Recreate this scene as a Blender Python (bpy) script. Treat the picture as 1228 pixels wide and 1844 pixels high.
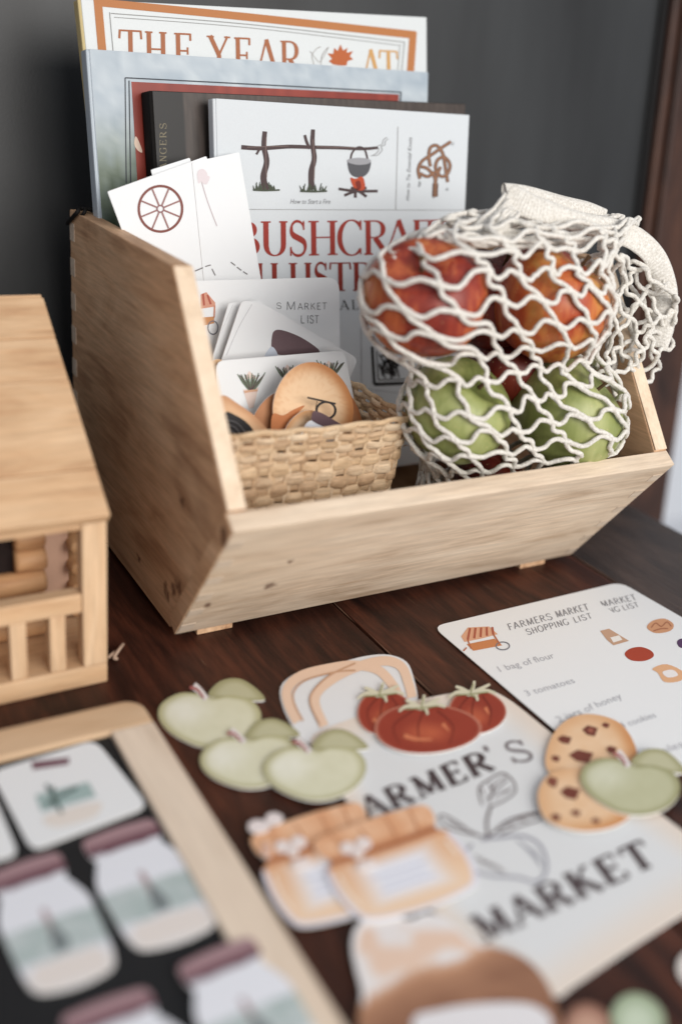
import bpy, bmesh, math, random
import numpy as np
from mathutils import Vector, Matrix

# ------------------------------------------------------------------ reset
for o in list(bpy.data.objects):
    bpy.data.objects.remove(o)
SC = bpy.context.scene
COL = SC.collection

# ------------------------------------------------------------------ camera
CAM = np.array([-.1974, -.4882, .3271])
YAW, PITCH, ROLL, FPX = -.5614, .4162, .0981, 1789.4
def cam_axes():
    cy, sy, cp, sp = math.cos(YAW), math.sin(YAW), math.cos(PITCH), math.sin(PITCH)
    f = np.array([-sy*cp, cy*cp, -sp]); r = np.array([cy, sy, 0.]); u = np.cross(r, f)
    cr, sr = math.cos(ROLL), math.sin(ROLL)
    return cr*r+sr*u, -sr*r+cr*u, f
AR, AU, AF = cam_axes()
cd = bpy.data.cameras.new('camera'); co = bpy.data.objects.new('camera', cd); COL.objects.link(co)
co.matrix_world = Matrix(((AR[0], AU[0], -AF[0], CAM[0]), (AR[1], AU[1], -AF[1], CAM[1]), (AR[2], AU[2], -AF[2], CAM[2]), (0, 0, 0, 1)))
cd.sensor_fit = 'VERTICAL'; cd.sensor_height = 36; cd.sensor_width = 24
cd.lens = FPX/1844*36
cd.clip_start = .02; cd.clip_end = 50
cd.dof.use_dof = True; cd.dof.focus_distance = .65; cd.dof.aperture_fstop = 2.2; cd.dof.aperture_blades = 0
SC.camera = co

# ------------------------------------------------------------------ world + light
w = bpy.data.worlds.new('World'); SC.world = w; w.use_nodes = True
w.node_tree.nodes['Background'].inputs[0].default_value = (.89, .92, 1.0, 1)
w.node_tree.nodes['Background'].inputs[1].default_value = .55
def area(name, loc, target, sx, sy, power, col):
    l = bpy.data.lights.new(name, 'AREA'); l.shape = 'RECTANGLE'; l.size = sx; l.size_y = sy; l.energy = power; l.color = col
    o = bpy.data.objects.new(name, l); COL.objects.link(o); o.location = loc
    o.rotation_euler = (Vector(target)-Vector(loc)).to_track_quat('-Z', 'Y').to_euler(); return o
area('window_light', (.36, -1.85, .86), (.10, .04, .1), 1.6, 1.1, 45.5, (1.0, .96, .91))
SC.view_settings.view_transform = 'Standard'; SC.view_settings.look = 'None'
SC.view_settings.exposure = 0.0; SC.view_settings.gamma = 1; SC.view_settings.use_curve_mapping = False
SC.render.engine = 'CYCLES'
SC.cycles.max_bounces = 6; SC.cycles.diffuse_bounces = 4

# ------------------------------------------------------------------ helpers
rnd = random.Random(7)
def lin(c):
    c = [x/255. for x in c[:3]]
    return tuple((x/12.92 if x <= .04045 else ((x+.055)/1.055)**2.4) for x in c)
def ray(x, y): return AF + AR*(x-614)/FPX - AU*(y-922)/FPX
def hit(x, y, p0, n):
    d = ray(x, y); n = np.asarray(n, float); t = ((np.asarray(p0, float)-CAM) @ n)/(d @ n); return CAM+t*d
def onT(x, y, z=0.): return hit(x, y, (0, 0, z), (0, 0, 1))
def onY(x, y, yy): return hit(x, y, (0, yy, 0), (0, 1, 0))
def onX(x, y, xx): return hit(x, y, (xx, 0, 0), (1, 0, 0))
def unit(v): v = np.asarray(v, float); return v/np.linalg.norm(v)

class Plane:
    """a flat sheet in the scene: origin, right, up, normal (towards the viewer side)"""
    def __init__(s, O, U, V):
        s.O = np.asarray(O, float); s.U = unit(U); V = np.asarray(V, float); s.V = unit(V-(V @ s.U)*s.U); s.N = np.cross(s.U, s.V)
    def px(s, x, y, n=0.):
        p = hit(x, y, s.O+s.N*n, s.N)-s.O; return np.array([p @ s.U, p @ s.V])
    def w(s, u, v, n=0.): return s.O+s.U*u+s.V*v+s.N*n
TABLE = Plane((0, 0, 0), (1, 0, 0), (0, 1, 0))

MATS = {}
def new_mat(name, rough=.6, spec=.3):
    m = bpy.data.materials.new(name); m.use_nodes = True
    b = m.node_tree.nodes['Principled BSDF']; b.inputs['Roughness'].default_value = rough
    b.inputs['Specular IOR Level'].default_value = spec
    return m, m.node_tree.nodes, m.node_tree.links, b
def flat(rgb, rough=.6, spec=.25):
    k = ('flat', tuple(rgb), rough)
    if k not in MATS:
        m, N, L, b = new_mat('ink_%d_%d_%d' % tuple(rgb[:3]), rough, spec)
        tc = N.new('ShaderNodeTexCoord'); no = N.new('ShaderNodeTexNoise'); no.inputs['Scale'].default_value = 900; no.inputs['Detail'].default_value = 3
        L.new(tc.outputs['Object'], no.inputs['Vector'])
        mx = N.new('ShaderNodeMix'); mx.data_type = 'RGBA'; c = lin(rgb)
        mx.inputs[6].default_value = (*[x*.95 for x in c], 1); mx.inputs[7].default_value = (*[min(1, x*1.04) for x in c], 1)
        L.new(no.outputs['Fac'], mx.inputs[0]); L.new(mx.outputs[2], b.inputs['Base Color'])
        MATS[k] = m
    return MATS[k]
def print_mat(rough=.55):
    k = ('print', rough)
    if k not in MATS:
        m, N, L, b = new_mat('printed_card', rough, .3)
        a = N.new('ShaderNodeVertexColor'); a.layer_name = 'print'
        L.new(a.outputs['Color'], b.inputs['Base Color']); MATS[k] = m
    return MATS[k]
def wood(name, c1, c2, c3, axis=0, scale=1., rough=.55, grain=1., bump=.15, spots=(), spec=.3, coat=0.):
    """c1 light, c2 mid, c3 dark streak; grain runs along axis; spots: dark knots (x,y,z,r) in object space"""
    m, N, L, b = new_mat(name, rough, spec)
    b.inputs['Coat Weight'].default_value = coat
    tc = N.new('ShaderNodeTexCoord'); oi = N.new('ShaderNodeObjectInfo')
    add = N.new('ShaderNodeVectorMath'); add.operation = 'MULTIPLY_ADD'
    cmb = N.new('ShaderNodeCombineXYZ')
    for i in range(3): L.new(oi.outputs['Random'], cmb.inputs[i])
    add.inputs[1].default_value = (3.1, 4.7, 5.3); L.new(cmb.outputs[0], add.inputs[0]); L.new(tc.outputs['Object'], add.inputs[2])
    def noise(along, across, detail, dist=0., rgh=.6):
        mp = N.new('ShaderNodeMapping'); s = [across*scale]*3; s[axis] = along*scale; mp.inputs['Scale'].default_value = s
        L.new(add.outputs[0], mp.inputs['Vector']); n = N.new('ShaderNodeTexNoise'); n.inputs['Scale'].default_value = 1
        n.inputs['Detail'].default_value = detail; n.inputs['Distortion'].default_value = dist; n.inputs['Roughness'].default_value = rgh
        L.new(mp.outputs[0], n.inputs['Vector']); return n
    n1 = noise(7, 62, 6, 1.4); n2 = noise(26, 420, 6, .2, .7); n3 = noise(5, 20, 3, 1.8)
    r1 = N.new('ShaderNodeValToRGB'); e = r1.color_ramp.elements
    e[0].position = .3; e[0].color = (*lin(c3), 1); e[1].position = .72; e[1].color = (*lin(c1), 1)
    mid = e.new(.48); mid.color = (*lin(c2), 1)
    ma = N.new('ShaderNodeMath'); ma.operation = 'MULTIPLY_ADD'; ma.inputs[1].default_value = .45
    mb = N.new('ShaderNodeMath'); mb.operation = 'MULTIPLY'; mb.inputs[1].default_value = .55
    L.new(n3.outputs['Fac'], mb.inputs[0]); L.new(n1.outputs['Fac'], ma.inputs[0]); L.new(mb.outputs[0], ma.inputs[2])
    L.new(ma.outputs[0], r1.inputs[0])
    mr = N.new('ShaderNodeMapRange'); mr.inputs[1].default_value = .3; mr.inputs[2].default_value = .7; mr.inputs[3].default_value = 1-.28*grain; mr.inputs[4].default_value = 1+.16*grain
    L.new(n2.outputs['Fac'], mr.inputs[0])
    mul = N.new('ShaderNodeMix'); mul.data_type = 'RGBA'; mul.blend_type = 'MULTIPLY'; mul.inputs[0].default_value = 1
    L.new(r1.outputs[0], mul.inputs[6]); L.new(mr.outputs[0], mul.inputs[7]); out = mul.outputs[2]
    for (x, y, z, r) in spots:
        d = N.new('ShaderNodeVectorMath'); d.operation = 'DISTANCE'; d.inputs[1].default_value = (x, y, z)
        nz = N.new('ShaderNodeTexNoise'); nz.inputs['Scale'].default_value = 160; nz.inputs['Detail'].default_value = 3; L.new(tc.outputs['Object'], nz.inputs['Vector'])
        ad = N.new('ShaderNodeVectorMath'); ad.operation = 'MULTIPLY_ADD'; ad.inputs[1].default_value = (r*2.4,)*3; L.new(nz.outputs['Color'], ad.inputs[0]); 
        sh = N.new('ShaderNodeVectorMath'); sh.operation = 'SUBTRACT'; sh.inputs[1].default_value = (r*1.2,)*3; L.new(tc.outputs['Object'], sh.inputs[0]); L.new(sh.outputs[0], ad.inputs[2])
        L.new(ad.outputs[0], d.inputs[0])
        q = N.new('ShaderNodeMapRange'); q.inputs[1].default_value = r*.35; q.inputs[2].default_value = r; q.inputs[3].default_value = .8; q.inputs[4].default_value = 0; L.new(d.outputs['Value'], q.inputs[0])
        k = N.new('ShaderNodeMix'); k.data_type = 'RGBA'; k.inputs[7].default_value = (*lin((92, 58, 42)), 1); L.new(q.outputs[0], k.inputs[0]); L.new(out, k.inputs[6]); out = k.outputs[2]
    L.new(out, b.inputs['Base Color'])
    bp = N.new('ShaderNodeBump'); bp.inputs['Strength'].default_value = bump; bp.inputs['Distance'].default_value = .0006
    L.new(n2.outputs['Fac'], bp.inputs['Height']); L.new(bp.outputs[0], b.inputs['Normal'])
    return m

def tag(o, label=None, cat=None, group=None, kind=None):
    if label: o['label'] = label
    if cat: o['category'] = cat
    if group: o['group'] = group
    if kind: o['kind'] = kind
    return o
def thing(name, label, cat, loc, group=None):
    o = bpy.data.objects.new(name, None); COL.objects.link(o); o.location = [float(x) for x in loc]; o.empty_display_size = .02
    return tag(o, label, cat, group)
def root_loc(o):
    v = np.zeros(3)
    while o is not None: v += np.array(o.location); o = o.parent
    return v
def mesh(name, verts, faces, mat, parent=None, smooth=False, cols=None, origin=None):
    """verts in world space; object origin = parent's place (or the given origin)"""
    org = root_loc(parent) if parent is not None else (np.asarray(origin, float) if origin is not None else np.zeros(3))
    me = bpy.data.meshes.new(name); me.from_pydata([tuple(np.asarray(v, float)-org) for v in verts], [], [tuple(f) for f in faces])
    if smooth: me.polygons.foreach_set('use_smooth', [True]*len(me.polygons))
    if cols is not None:
        ca = me.color_attributes.new('print', 'FLOAT_COLOR', 'POINT')
        ca.data.foreach_set('color', np.array([(*lin(c), 1.) for c in cols], dtype=np.float32).ravel())
    me.materials.append(mat); me.update()
    o = bpy.data.objects.new(name, me); COL.objects.link(o)
    if parent is not None: o.parent = parent
    elif origin is not None: o.location = [float(x) for x in org]
    return o
def bm_obj(name, bm, mat, parent=None, smooth=False, origin=None):
    bm.normal_update(); bmesh.ops.recalc_face_normals(bm, faces=bm.faces)
    vs = [np.array(v.co) for v in bm.verts]; bm.verts.index_update(); fs = [[v.index for v in f.verts] for f in bm.faces]; bm.free()
    return mesh(name, vs, fs, mat, parent, smooth, origin=origin)
def prism_bm(poly, ext, bevel=0., seg=2):
    """poly: world points (planar); ext: extrusion vector"""
    bm = bmesh.new(); ext = np.asarray(ext, float)
    a = [bm.verts.new(tuple(map(float, p))) for p in poly]; b = [bm.verts.new(tuple(map(float, np.asarray(p)+ext))) for p in poly]
    n = len(poly); bm.faces.new(a); bm.faces.new(b[::-1])
    for i in range(n): bm.faces.new((a[i], b[i], b[(i+1) % n], a[(i+1) % n]))
    bmesh.ops.recalc_face_normals(bm, faces=bm.faces)
    if bevel: bmesh.ops.bevel(bm, geom=list(bm.edges), offset=bevel, segments=seg, profile=.6, affect='EDGES')
    return bm
def prism(name, poly, ext, mat, parent=None, bevel=0., seg=2, origin=None): return bm_obj(name, prism_bm(poly, ext, bevel, seg), mat, parent, origin=origin)
def box(name, lo, hi, mat, parent=None, bevel=.0008, origin=None):
    x0, y0, z0 = lo; x1, y1, z1 = hi
    return prism(name, [(x0, y0, z0), (x1, y0, z0), (x1, y1, z0), (x0, y1, z0)], (0, 0, z1-z0), mat, parent, bevel, origin=origin)
def pbox(name, P, u0, u1, v0, v1, n0, n1, mat, parent, bevel=.0005):
    return prism(name, [P.w(u0, v0, n0), P.w(u1, v0, n0), P.w(u1, v1, n0), P.w(u0, v1, n0)], P.N*(n1-n0), mat, parent, bevel)
def catmull(pts, n=8, closed=False):
    pts = [np.asarray(p, float) for p in pts]; out = []; m = len(pts)
    for i in range(m if closed else m-1):
        if closed: p0, p1, p2, p3 = pts[(i-1) % m], pts[i], pts[(i+1) % m], pts[(i+2) % m]
        else: p0, p1, p2, p3 = pts[max(i-1, 0)], pts[i], pts[i+1], pts[min(i+2, m-1)]
        for k in range(n):
            t = k/n; out.append(.5*((2*p1)+(-p0+p2)*t+(2*p0-5*p1+4*p2-p3)*t*t+(-p0+3*p1-3*p2+p3)*t**3))
    if not closed: out.append(pts[-1])
    return out
def tube_geo(path, rad, k=6, flatten=None):
    """path: world points; rad: float or list -> verts, faces"""
    path = [np.asarray(p, float) for p in path]; n = len(path); V = []; F = []
    rad = [rad]*n if not hasattr(rad, '__len__') else rad
    up = np.array([.13, .21, .97]); prev = None
    for i in range(n):
        t = unit(path[min(i+1, n-1)]-path[max(i-1, 0)]+1e-12)
        a = prev if prev is not None else np.cross(t, up)
        a = a-(a @ t)*t; a = unit(a); b = np.cross(t, a); prev = a
        for j in range(k):
            an = 2*math.pi*j/k; V.append(path[i]+(a*math.cos(an)+b*math.sin(an))*rad[i])
    for i in range(n-1):
        for j in range(k): F.append((i*k+j, i*k+(j+1) % k, (i+1)*k+(j+1) % k, (i+1)*k+j))
    F.append(tuple(range(k))[::-1]); F.append(tuple(range((n-1)*k, n*k)))
    return V, F
def rope_geo(path, rad, k=9, pitch=.0062, lob=.13):
    """three-strand twisted cord"""
    V, F = tube_geo(path, rad, k); path = np.array(path); d = np.concatenate([[0], np.cumsum(np.linalg.norm(np.diff(path, axis=0), axis=1))])
    for i in range(len(path)):
        for j in range(k):
            q = i*k+j; V[q] = path[i]+(V[q]-path[i])*(1+lob*math.cos(3*(2*math.pi*j/k)-2*math.pi*d[i]/pitch))
    return V, F
def tube(name, path, rad, mat, parent=None, k=6, origin=None):
    V, F = tube_geo(path, rad, k); return mesh(name, V, F, mat, parent, True, origin=origin)

# value noise for printed illustrations
_rg = np.random.RandomState(3).rand(64, 64)
def vn(x, y):
    xi, yi = math.floor(x), math.floor(y); fx, fy = x-xi, y-yi; fx = fx*fx*(3-2*fx); fy = fy*fy*(3-2*fy)
    g = lambda a, b: _rg[a % 64, b % 64]
    return (g(xi, yi)*(1-fx)+g(xi+1, yi)*fx)*(1-fy)+(g(xi, yi+1)*(1-fx)+g(xi+1, yi+1)*fx)*fy
def mixc(a, b, t): t = max(0., min(1., t)); return tuple(a[i]*(1-t)+b[i]*t for i in range(3))
def sm(a, b, x): t = max(0., min(1., (x-a)/(b-a))); return t*t*(3-2*t)
def blob(x, y, cx, cy, rx, ry, ang=0.):
    c, s = math.cos(ang), math.sin(ang); dx, dy = x-cx, y-cy; X = (dx*c+dy*s)/rx; Y = (-dx*s+dy*c)/ry; return math.hypot(X, Y)

def star(name, P, pts, colf, parent=None, n=0., thick=.0008, rings=14, sub=6, smooth=True, center=None, edge=(232, 230, 226), mat=None, origin=None, lift=None):
    """cut-out sheet: outline given where it lies on plane P, thickness downwards; colf(x,y,rho)->rgb in print"""
    out = catmull(pts, sub, True) if smooth else [np.asarray(p, float) for p in pts]
    c = np.mean(out, axis=0) if center is None else np.asarray(center, float); m = len(out)
    V = []; C = []; F = []
    def put(p, h):
        u, v = P.px(p[0], p[1], n); V.append(P.w(u, v, n+h))
    lf = lift if lift else (lambda x, y: 0.)
    put(c, lf(*c)); C.append(colf(c[0], c[1], 0.))
    for k in range(1, rings+1):
        q = k/rings
        for p in out:
            pp = c+(p-c)*q; put(pp, lf(*pp)); C.append(colf(pp[0], pp[1], q))
    for j in range(m): F.append((0, 1+(j+1) % m, 1+j))
    for k in range(rings-1):
        a = 1+k*m; b = a+m
        for j in range(m): F.append((a+j, a+(j+1) % m, b+(j+1) % m, b+j))
    if thick:
        a = 1+(rings-1)*m; b = len(V)
        for rep in (0, thick):
            for p in out:
                u, v = P.px(p[0], p[1], n); V.append(P.w(u, v, n-rep+lf(*p)*(1 if rep == 0 else .3))); C.append(edge)
        for j in range(m): F.append((b+j, b+(j+1) % m, b+m+(j+1) % m, b+m+j))
        F.append(tuple(range(b+m, b+2*m)))
    # face winding
    A = np.array(V[1]); 
    e1 = V[1+m//3]-V[0]; e2 = V[1+2*m//3]-V[0]
    o = mesh(name, V, F, mat or print_mat(), parent, False, C, origin=origin)
    bm = bmesh.new(); bm.from_mesh(o.data); bmesh.ops.recalc_face_normals(bm, faces=bm.faces); bm.to_mesh(o.data); bm.free()
    return o
def poly_ink(P, pts, n, rgb, smooth=False, sub=4):
    out = catmull(pts, sub, True) if smooth else pts
    V = [P.w(*P.px(p[0], p[1], n), n) for p in out]; return V, [tuple(range(len(V)))]
def strokes(name, P, lines, n, mat, parent, sub=6):
    """lines: (pts, width_px or (w0,w1)) drawn in ink on plane P"""
    V = []; F = []
    for li, (pts, wd) in enumerate(lines):
        path = catmull(pts, sub) if len(pts) > 2 else [np.asarray(p, float) for p in pts]
        L = len(path); b = len(V); nn = n+li*.00001
        for i, p in enumerate(path):
            t = path[min(i+1, L-1)]-path[max(i-1, 0)]; t = t/(np.linalg.norm(t)+1e-9); q = np.array([-t[1], t[0]])
            ww = wd if not hasattr(wd, '__len__') else wd[0]+(wd[1]-wd[0])*i/(L-1)
            for s in (-.5, .5):
                pp = p+q*ww*s; V.append(P.w(*P.px(pp[0], pp[1], nn), nn))
        for i in range(L-1): F.append((b+2*i, b+2*i+1, b+2*i+3, b+2*i+2))
    return mesh(name, V, F, mat, parent)
def inkpolys(name, P, polys, n, mat, parent, smooth=True, sub=4):
    V = []; F = []
    for k, pts in enumerate(polys):
        v, f = poly_ink(P, pts, n+k*.00001, None, smooth, sub); b = len(V); V += v; F += [tuple(b+i for i in f[0])]
    return mesh(name, V, F, mat, parent)

# ------------------------------------------------------------------ stroke lettering
def bz(p0, p1, p2, p3, n=14):
    p0, p1, p2, p3 = map(lambda p: np.array(p, float), (p0, p1, p2, p3))
    return [(1-t)**3*p0+3*(1-t)**2*t*p1+3*(1-t)*t*t*p2+t**3*p3 for t in [i/n for i in range(n+1)]]
def arc(cx, cy, rx, ry, a0, a1, n=28): return [np.array((cx+rx*math.cos(math.radians(a0+(a1-a0)*i/n)), cy+ry*math.sin(math.radians(a0+(a1-a0)*i/n)))) for i in range(n+1)]
Sx = bz((.60, .78), (.56, 1.07), (.08, 1.07), (.08, .75))+bz((.08, .75), (.08, .46), (.66, .56), (.66, .26))[1:]+bz((.66, .26), (.66, -.08), (.10, -.08), (.05, .23))[1:]
# glyph: strokes (points, weight None=auto from direction), serif feet (x, y, half, dir), right edge
G = {
 'A': ([([(.04, 0), (.37, 1)], .15), ([(.37, 1), (.72, 0)], 1), ([(.16, .34), (.60, .34)], 0)], [(.04, 0, .11), (.72, 0, .12)], .76),
 'B': ([([(.13, 0), (.13, 1)], 1), ([(.13, .98), (.34, .98)]+bz((.34, .98), (.66, .98), (.66, .53), (.34, .53))+[(.13, .53)], None), ([(.13, .53), (.38, .53)]+bz((.38, .53), (.76, .53), (.76, .02), (.38, .02))+[(.13, .02)], None)], [(.10, 0, .1), (.10, 1, .1)], .70),
 'C': ([(arc(.42, .5, .38, .51, 42, 318), None), ([(.71, 1.0), (.71, .72)], .2), ([(.71, .0), (.71, .2)], 0)], [], .76),
 'D': ([([(.13, 0), (.13, 1)], 1), ([(.13, .98), (.3, .98)]+bz((.3, .98), (.86, .98), (.86, .02), (.3, .02))+[(.13, .02)], None)], [(.10, 0, .1), (.10, 1, .1)], .78),
 'E': ([([(.13, 0), (.13, 1)], 1), ([(.13, .98), (.56, .98)], 0), ([(.13, .52), (.46, .52)], 0), ([(.13, .02), (.58, .02)], 0), ([(.56, 1), (.56, .8)], .2), ([(.58, 0), (.6, .22)], .2), ([(.46, .62), (.46, .42)], .1)], [(.10, 0, .1), (.10, 1, .1)], .62),
 'F': ([([(.13, 0), (.13, 1)], 1), ([(.13, .98), (.56, .98)], 0), ([(.13, .50), (.46, .50)], 0), ([(.56, 1), (.56, .78)], .2), ([(.46, .6), (.46, .4)], .1)], [(.13, 0, .15), (.10, 1, .1)], .60),
 'G': ([(arc(.42, .5, .38, .51, 42, 325), None), ([(.70, .45), (.70, .06)], 1), ([(.71, 1.0), (.71, .76)], .2)], [(.70, .45, .14)], .80),
 'H': ([([(.13, 0), (.13, 1)], 1), ([(.65, 0), (.65, 1)], 1), ([(.13, .52), (.65, .52)], 0)], [(.13, 0, .14), (.13, 1, .14), (.65, 0, .14), (.65, 1, .14)], .78),
 'I': ([([(.14, 0), (.14, 1)], 1)], [(.14, 0, .14), (.14, 1, .14)], .28),
 'K': ([([(.13, 0), (.13, 1)], 1), ([(.62, 1), (.13, .42)], .1), ([(.28, .6), (.68, 0)], 1)], [(.13, 0, .14), (.13, 1, .14), (.62, 1, .11), (.68, 0, .11)], .74),
 'L': ([([(.13, 0), (.13, 1)], 1), ([(.13, .02), (.56, .02)], 0), ([(.56, 0), (.59, .24)], .2)], [(.13, 1, .14), (.10, 0, .1)], .60),
 'M': ([([(.12, 0), (.14, 1)], .15), ([(.14, 1), (.46, .06)], 1), ([(.46, .06), (.78, 1)], .15), ([(.78, 1), (.80, 0)], 1)], [(.12, 0, .12), (.80, 0, .13), (.08, 1, .08), (.84, 1, .08)], .92),
 'N': ([([(.12, 0), (.12, 1)], .1), ([(.12, 1), (.66, 0)], 1), ([(.66, 0), (.66, 1)], .1)], [(.12, 0, .12), (.08, 1, .08), (.66, 1, .12)], .78),
 'O': ([(arc(.42, .5, .38, .51, 0, 360, 40), None)], [], .84),
 'P': ([([(.13, 0), (.13, 1)], 1), ([(.13, .98), (.34, .98)]+bz((.34, .98), (.70, .98), (.70, .46), (.34, .46))+[(.13, .46)], None)], [(.13, 0, .14), (.10, 1, .1)], .64),
 'R': ([([(.13, 0), (.13, 1)], 1), ([(.13, .98), (.34, .98)]+bz((.34, .98), (.68, .98), (.68, .50), (.34, .50))+[(.13, .50)], None), ([(.34, .50), (.70, 0)], 1)], [(.13, 0, .14), (.10, 1, .1), (.72, 0, .08)], .76),
 'S': ([(Sx, [0, .3, .25, 1, 1, .3, .3, 0]), ([(.60, 1), (.60, .74)], .1), ([(.05, 0), (.05, .26)], .1)], [], .70),
 'T': ([([(.36, 0), (.36, 1)], 1), ([(.04, .98), (.68, .98)], 0), ([(.04, 1), (.02, .76)], .2), ([(.68, 1), (.70, .76)], .2)], [(.36, 0, .15)], .72),
 'U': ([([(.14, 1), (.14, .34)]+bz((.14, .34), (.14, -.1), (.64, -.1), (.64, .34))+[(.64, 1)], None)], [(.14, 1, .14), (.64, 1, .12)], .78),
 'V': ([([(.04, 1), (.36, 0)], 1), ([(.36, 0), (.68, 1)], .15)], [(.04, 1, .12), (.68, 1, .11)], .72),
 'Y': ([([(.05, 1), (.36, .48)], 1), ([(.36, .48), (.68, 1)], .15), ([(.36, .5), (.36, 0)], 1)], [(.06, 1, .13), (.67, 1, .11), (.36, 0, .15)], .72),
 "'": ([([(.08, 1), (.06, .72)], 1)], [], .16),
}
def letters(name, P, items, n, mat, parent, thick=.15, thin=.045, serif=True, sth=.045):
    """items: (char, (xTL,yTL), (xTR,yTR), (xBL,yBL)) corners of the letter's box as it lies on plane P"""
    V = []; F = []; k = 0
    for ch, tl, tr, bl in items:
        st, sf, wd = G[ch]
        nn = n
        TL = P.px(*tl, nn); TR = P.px(*tr, nn); BL = P.px(*bl, nn)
        du = (TR-TL)/wd; dv = TL-BL; h = np.linalg.norm(dv)
        asp = np.linalg.norm(du)/h
        def mp(p): return BL+du*p[0]+dv*p[1]
        def ribbon(pts, ws):
            nonlocal k
            pts = [np.asarray(p, float) for p in pts]; L = len(pts); b = len(V); k += 1; off = nn+.000008*(k % 6)
            q = [mp(p) for p in pts]
            for i in range(L):
                t = q[min(i+1, L-1)]-q[max(i-1, 0)]; t = t/(np.linalg.norm(t)+1e-12); m = np.array([-t[1], t[0]])
                if ws is None: wt = abs(t @ dv)/h; wt = wt*wt
                elif hasattr(ws, '__len__'): f = i/(L-1)*(len(ws)-1); a = min(int(f), len(ws)-2); wt = ws[a]+(ws[a+1]-ws[a])*(f-a)
                else: wt = ws
                hw = (thin+(thick-thin)*wt)*h/2
                V.append(P.w(*(q[i]+m*hw), off)); V.append(P.w(*(q[i]-m*hw), off))
            for i in range(L-1): F.append((b+2*i, b+2*i+1, b+2*i+3, b+2*i+2))
        for pts, ws in st:
            if not serif and len(pts) == 2 and ws in (.1, .2) and ch in 'CEFGLST': continue
            if not serif and ch == 'C' and ws == 0: continue
            ribbon(pts, ws)
        if serif:
            for (x, y, hf) in sf:
                yy = y+(sth/2 if y < .5 else -sth/2); b = len(V); k += 1; off = nn+.000008*(k % 6)
                for a, c in ((x-hf, yy-sth/2), (x+hf, yy-sth/2), (x+hf, yy+sth/2), (x-hf, yy+sth/2)): V.append(P.w(*mp((a, c)), off))
                F.append((b, b+1, b+2, b+3))
    return mesh(name, V, F, mat, parent)
def line_of(text, tl, tr, bl, gap=.10, space=.35):
    """spread a word over a box given by three of its corners"""
    wd = [G[c][2] if c != ' ' else space for c in text]; tot = sum(wd)+gap*(len(text)-1); x = 0; out = []
    tl, tr, bl = map(lambda p: np.array(p, float), (tl, tr, bl))
    for c, ww in zip(text, wd):
        a, b = x/tot, (x+ww)/tot
        if c != ' ': out.append((c, tl+(tr-tl)*a, tl+(tr-tl)*b, bl+(tr-tl)*a))
        x += ww+gap
    return out
def small_text(name, P, text, bl, br, up, n, mat, parent, shear=0.):
    """small print with the built-in face; bl,br baseline ends, up = a point one x-height-ish above bl"""
    cu = bpy.data.curves.new('t', 'FONT'); cu.body = text; cu.shear = shear; cu.resolution_u = 2; to = bpy.data.objects.new('t', cu); COL.objects.link(to)
    bpy.context.view_layer.update()
    me = bpy.data.meshes.new_from_object(to.evaluated_get(bpy.context.evaluated_depsgraph_get()))
    co_ = np.array([v.co[:] for v in me.vertices]); fs = [tuple(p.vertices) for p in me.polygons]
    bpy.data.objects.remove(to); bpy.data.curves.remove(cu); bpy.data.meshes.remove(me)
    B = P.px(*bl, n); R = P.px(*br, n); U = P.px(*up, n)
    wx = co_[:, 0].max()
    V = [P.w(*(B+(R-B)*c[0]/wx+(U-B)*c[1]/.72), n) for c in co_]
    return mesh(name, V, fs, mat, parent)

# ------------------------------------------------------------------ materials
PAPER = flat((226, 228, 230), .6)
M_table = wood('dark_stained_wood', (98, 55, 39), (58, 33, 25), (25, 15, 13), axis=1, scale=1.2, rough=.45, grain=1.3, bump=.5, spec=.22)
M_table2 = wood('dark_grey_stained_wood', (84, 66, 57), (56, 44, 39), (28, 22, 21), axis=1, scale=1.2, rough=.45, grain=1.5, bump=.7, spec=.4)
M_frame = wood('walnut_board_frame', (96, 62, 45), (62, 40, 31), (30, 20, 17), axis=2, scale=.8, rough=.45, grain=1.2, bump=.4)
spots = [(.048, -.0290, .045, .006), (.011, -.022, .036, .0035), (.05, -.046, .07, .003)]
M_cratef = wood('pale_paulownia_front', (228, 211, 189), (212, 191, 167), (172, 145, 118), axis=0, scale=1.0, rough=.62, grain=.8, spots=spots)
M_crates = wood('pale_paulownia_side', (226, 190, 154), (204, 164, 128), (150, 108, 78), axis=1, scale=1.0, rough=.62, grain=.9, spots=[(*onX(300, 1066, 0), .006), (*onX(322, 1056, 0), .006), (*onX(312, 1062, 0), .005), (*onX(330, 905, 0), .005), (*onX(405, 965, 0), .007), (*onX(250, 1005, 0), .004)])  # same wood as the front; tone stands in for shade with weak fill
M_cratet = wood('pale_paulownia_edge', (234, 214, 190), (222, 199, 172), (198, 172, 144), axis=2, scale=1.4, rough=.65, grain=.4)
M_endgrain = wood('end_grain', (214, 198, 180), (200, 182, 162), (168, 146, 124), axis=0, scale=3, rough=.7, grain=.5)
M_pine = wood('pine_boards', (222, 190, 154), (204, 167, 129), (166, 120, 84), axis=0, scale=1.1, rough=.5, grain=.6)
M_pinev = wood('pine_posts', (224, 194, 160), (210, 176, 140), (180, 138, 102), axis=2, scale=1.3, rough=.5, grain=.6)
M_log = wood('pine_logs', (214, 172, 128), (194, 150, 108), (154, 108, 72), axis=0, scale=1.3, rough=.55, grain=.4)
M_tray = wood('tray_beech', (232, 216, 196), (222, 204, 184), (198, 176, 152), axis=1, scale=.9, rough=.5, grain=.3)
M_trayx = wood('tray_beech_end', (220, 192, 160), (206, 174, 140), (180, 142, 106), axis=0, scale=.9, rough=.5, grain=.3)
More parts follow.
